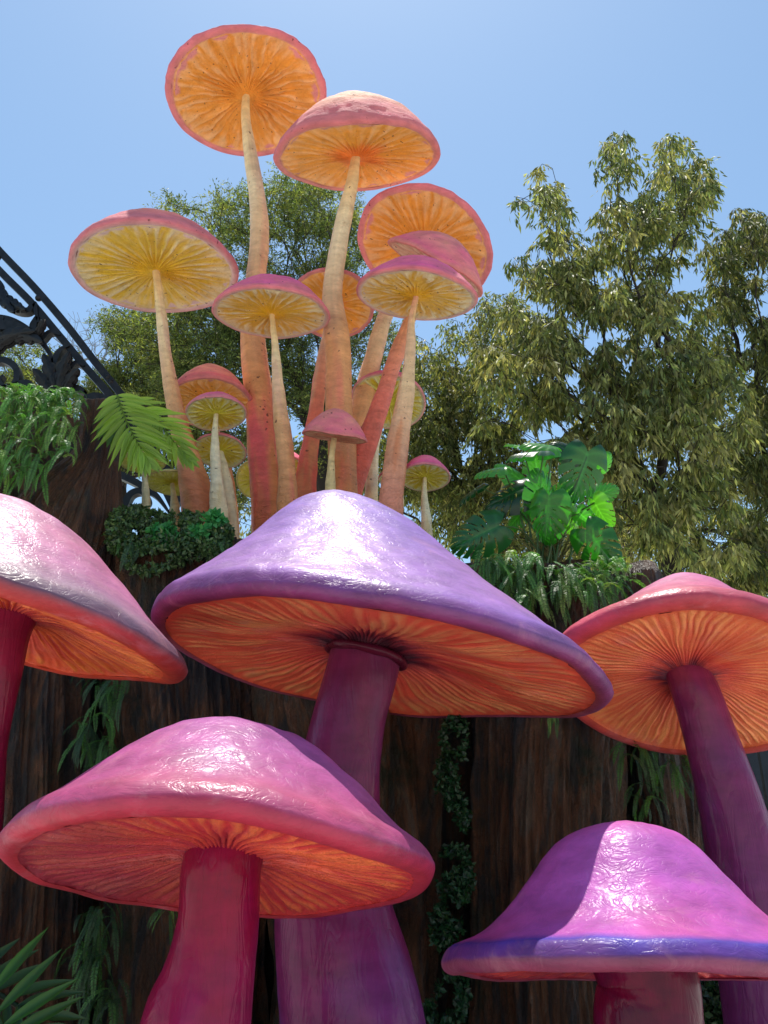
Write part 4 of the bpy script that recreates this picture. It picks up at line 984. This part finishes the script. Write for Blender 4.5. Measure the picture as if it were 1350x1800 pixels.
def iron():
    Y = 7.4; b = at(60, 760, Y); b0 = b.copy(); b0[2] = ZL
    root = thing('iron_arch', 'black wrought iron arch with scrolls and acanthus leaves at the left edge', 'iron arch', b0)
    add = lambda nm, P2, w, t=8, yo=0, **k: link(nm, make_mesh(nm, *bar(P2, w, t, Y + yo, b0, nm, root, **k), M_IRON, smooth=False), root)
    add('rail', [(-60, 372), (0, 442), (60, 505), (120, 575), (170, 640), (222, 706), (290, 820), (345, 905)], 13)
    add('rail', [(-60, 412), (5, 482), (55, 532), (100, 585), (150, 645), (198, 702), (260, 800), (310, 900)], 13)
    def collar(x, y, sz=9):
        p = at(x, y, Y); k = sz * .5 * Y / F * 1.15
        th = np.linspace(0, 2 * math.pi, 14, endpoint=False); ph = np.linspace(0.05, math.pi - .05, 8)
        V = np.array([[math.sin(q) * math.cos(t_) * k, math.sin(q) * math.sin(t_) * k, math.cos(q) * k] for q in ph for t_ in th]) + p - b0
        link('ball', make_mesh('ball', V, grid_faces(8, 14), M_IRON), root)
    for x, y in ((68, 524), (190, 664), (196, 672), (-4, 452)): collar(x, y, 13)
    def tap(P2, w, nm='scroll', yo=0): add(nm, P2, w * 1.4, 14, yo, taper=([0, .15, .6, 1], [.5, 1, .8, .25]), n=50)
    # large volutes
    tap([(-30, 560), (20, 566), (60, 590), (88, 622), (96, 650)], 10)
    tap([(-40, 590), (0, 575), (40, 580), (70, 596)], 16, 'acanthus_leaf', -.03)
    tap([(0, 500), (10, 530), (30, 546), (52, 548), (62, 536), (66, 556), (70, 570)], 10)
    tap([(66, 560), (60, 580), (72, 600), (90, 586), (108, 592)], 9)
    tap([(-20, 640), (10, 636), (30, 650), (30, 672), (14, 684), (2, 672), (8, 662)], 9)
    tap([(-10, 690), (20, 684), (50, 676), (62, 690), (50, 706), (34, 698)], 10)
    tap([(150, 700), (175, 700), (205, 715), (225, 735), (260, 780)], 10)
    tap([(150, 690), (130, 684), (112, 690), (104, 706)], 9)
    tap([(98, 690), (94, 650), (108, 618), (124, 610)], 10)
    tap([(104, 690), (118, 660), (136, 640), (150, 646)], 9)
    tap([(200, 830), (240, 850), (275, 872), (300, 905)], 9)
    tap([(300, 905), (320, 870), (350, 850), (372, 862), (360, 884)], 9)
    tap([(215, 905), (232, 870), (250, 866), (262, 884), (246, 900)], 9)
    # acanthus leaves: lobed fleshy blades with a raised middle
    def acanthus(x0, y0, x1, y1, w, bend=0, lobes=4):
        p0, p1 = np.array([x0, y0], float), np.array([x1, y1], float); d = p1 - p0; L_ = np.linalg.norm(d); d /= L_; s = np.array([-d[1], d[0]])
        n = 40; V = []
        for i in range(n):
            t = i / (n - 1); c = p0 + d * L_ * t + s * bend * math.sin(math.pi * t)
            env = math.sin(math.pi * min(1, t * .9 + .08)) ** .7 * (1 - .25 * t)
            lob = .62 + .38 * abs(math.sin(math.pi * lobes * t)) ** .6
            for u in np.linspace(-1, 1, 7):
                q = c + s * w * u * env * lob + d * abs(u) * w * .35 * env
                pt = at(q[0], q[1], Y - .03 - .07 * math.cos(u * 1.4) * env - .04 * math.cos(u * 9) * env * .5 - .10 * t * t)
                V.append(pt - b0)
        V = np.array(V); V2 = V + np.array([0, .035, 0])
        Fq = grid_faces(n, 7, False); nn_ = len(V)
        side = []
        for i in range(n - 1):
            side += [(i * 7, (i + 1) * 7, (i + 1) * 7 + nn_, i * 7 + nn_), (i * 7 + 6, i * 7 + 6 + nn_, (i + 1) * 7 + 6 + nn_, (i + 1) * 7 + 6)]
        link('acanthus_leaf', make_mesh('acanthus_leaf', np.vstack([V, V2]), np.vstack([Fq, Fq[:, ::-1] + nn_, side]), M_IRON), root)
    acanthus(96, 700, 76, 622, 17, 4)
    acanthus(98, 704, 122, 618, 18, -4)
    acanthus(92, 706, 58, 648, 15, 5)
    acanthus(108, 704, 138, 648, 15, -5)
    acanthus(-14, 620, 62, 582, 15, -10)
    acanthus(-20, 600, 74, 600, 20, -12, 5)
    acanthus(-6, 490, 24, 548, 13, 6)
    acanthus(10, 520, 44, 544, 12, 4)
    acanthus(62, 596, 78, 560, 9, 0, 2)
    acanthus(-10, 690, 46, 690, 10, -4)
    acanthus(40, 712, 78, 700, 13, 3)
    link('post', box_mesh('post', -.05, .05, -.05, .05, 0, at(0, 560, Y)[2] - b0[2], M_IRON), root, Vector(at(2, 560, Y) - b0) * 1 - Vector((0, 0, at(2, 560, Y)[2] - b0[2])))
iron()

scene.cycles.samples = 64
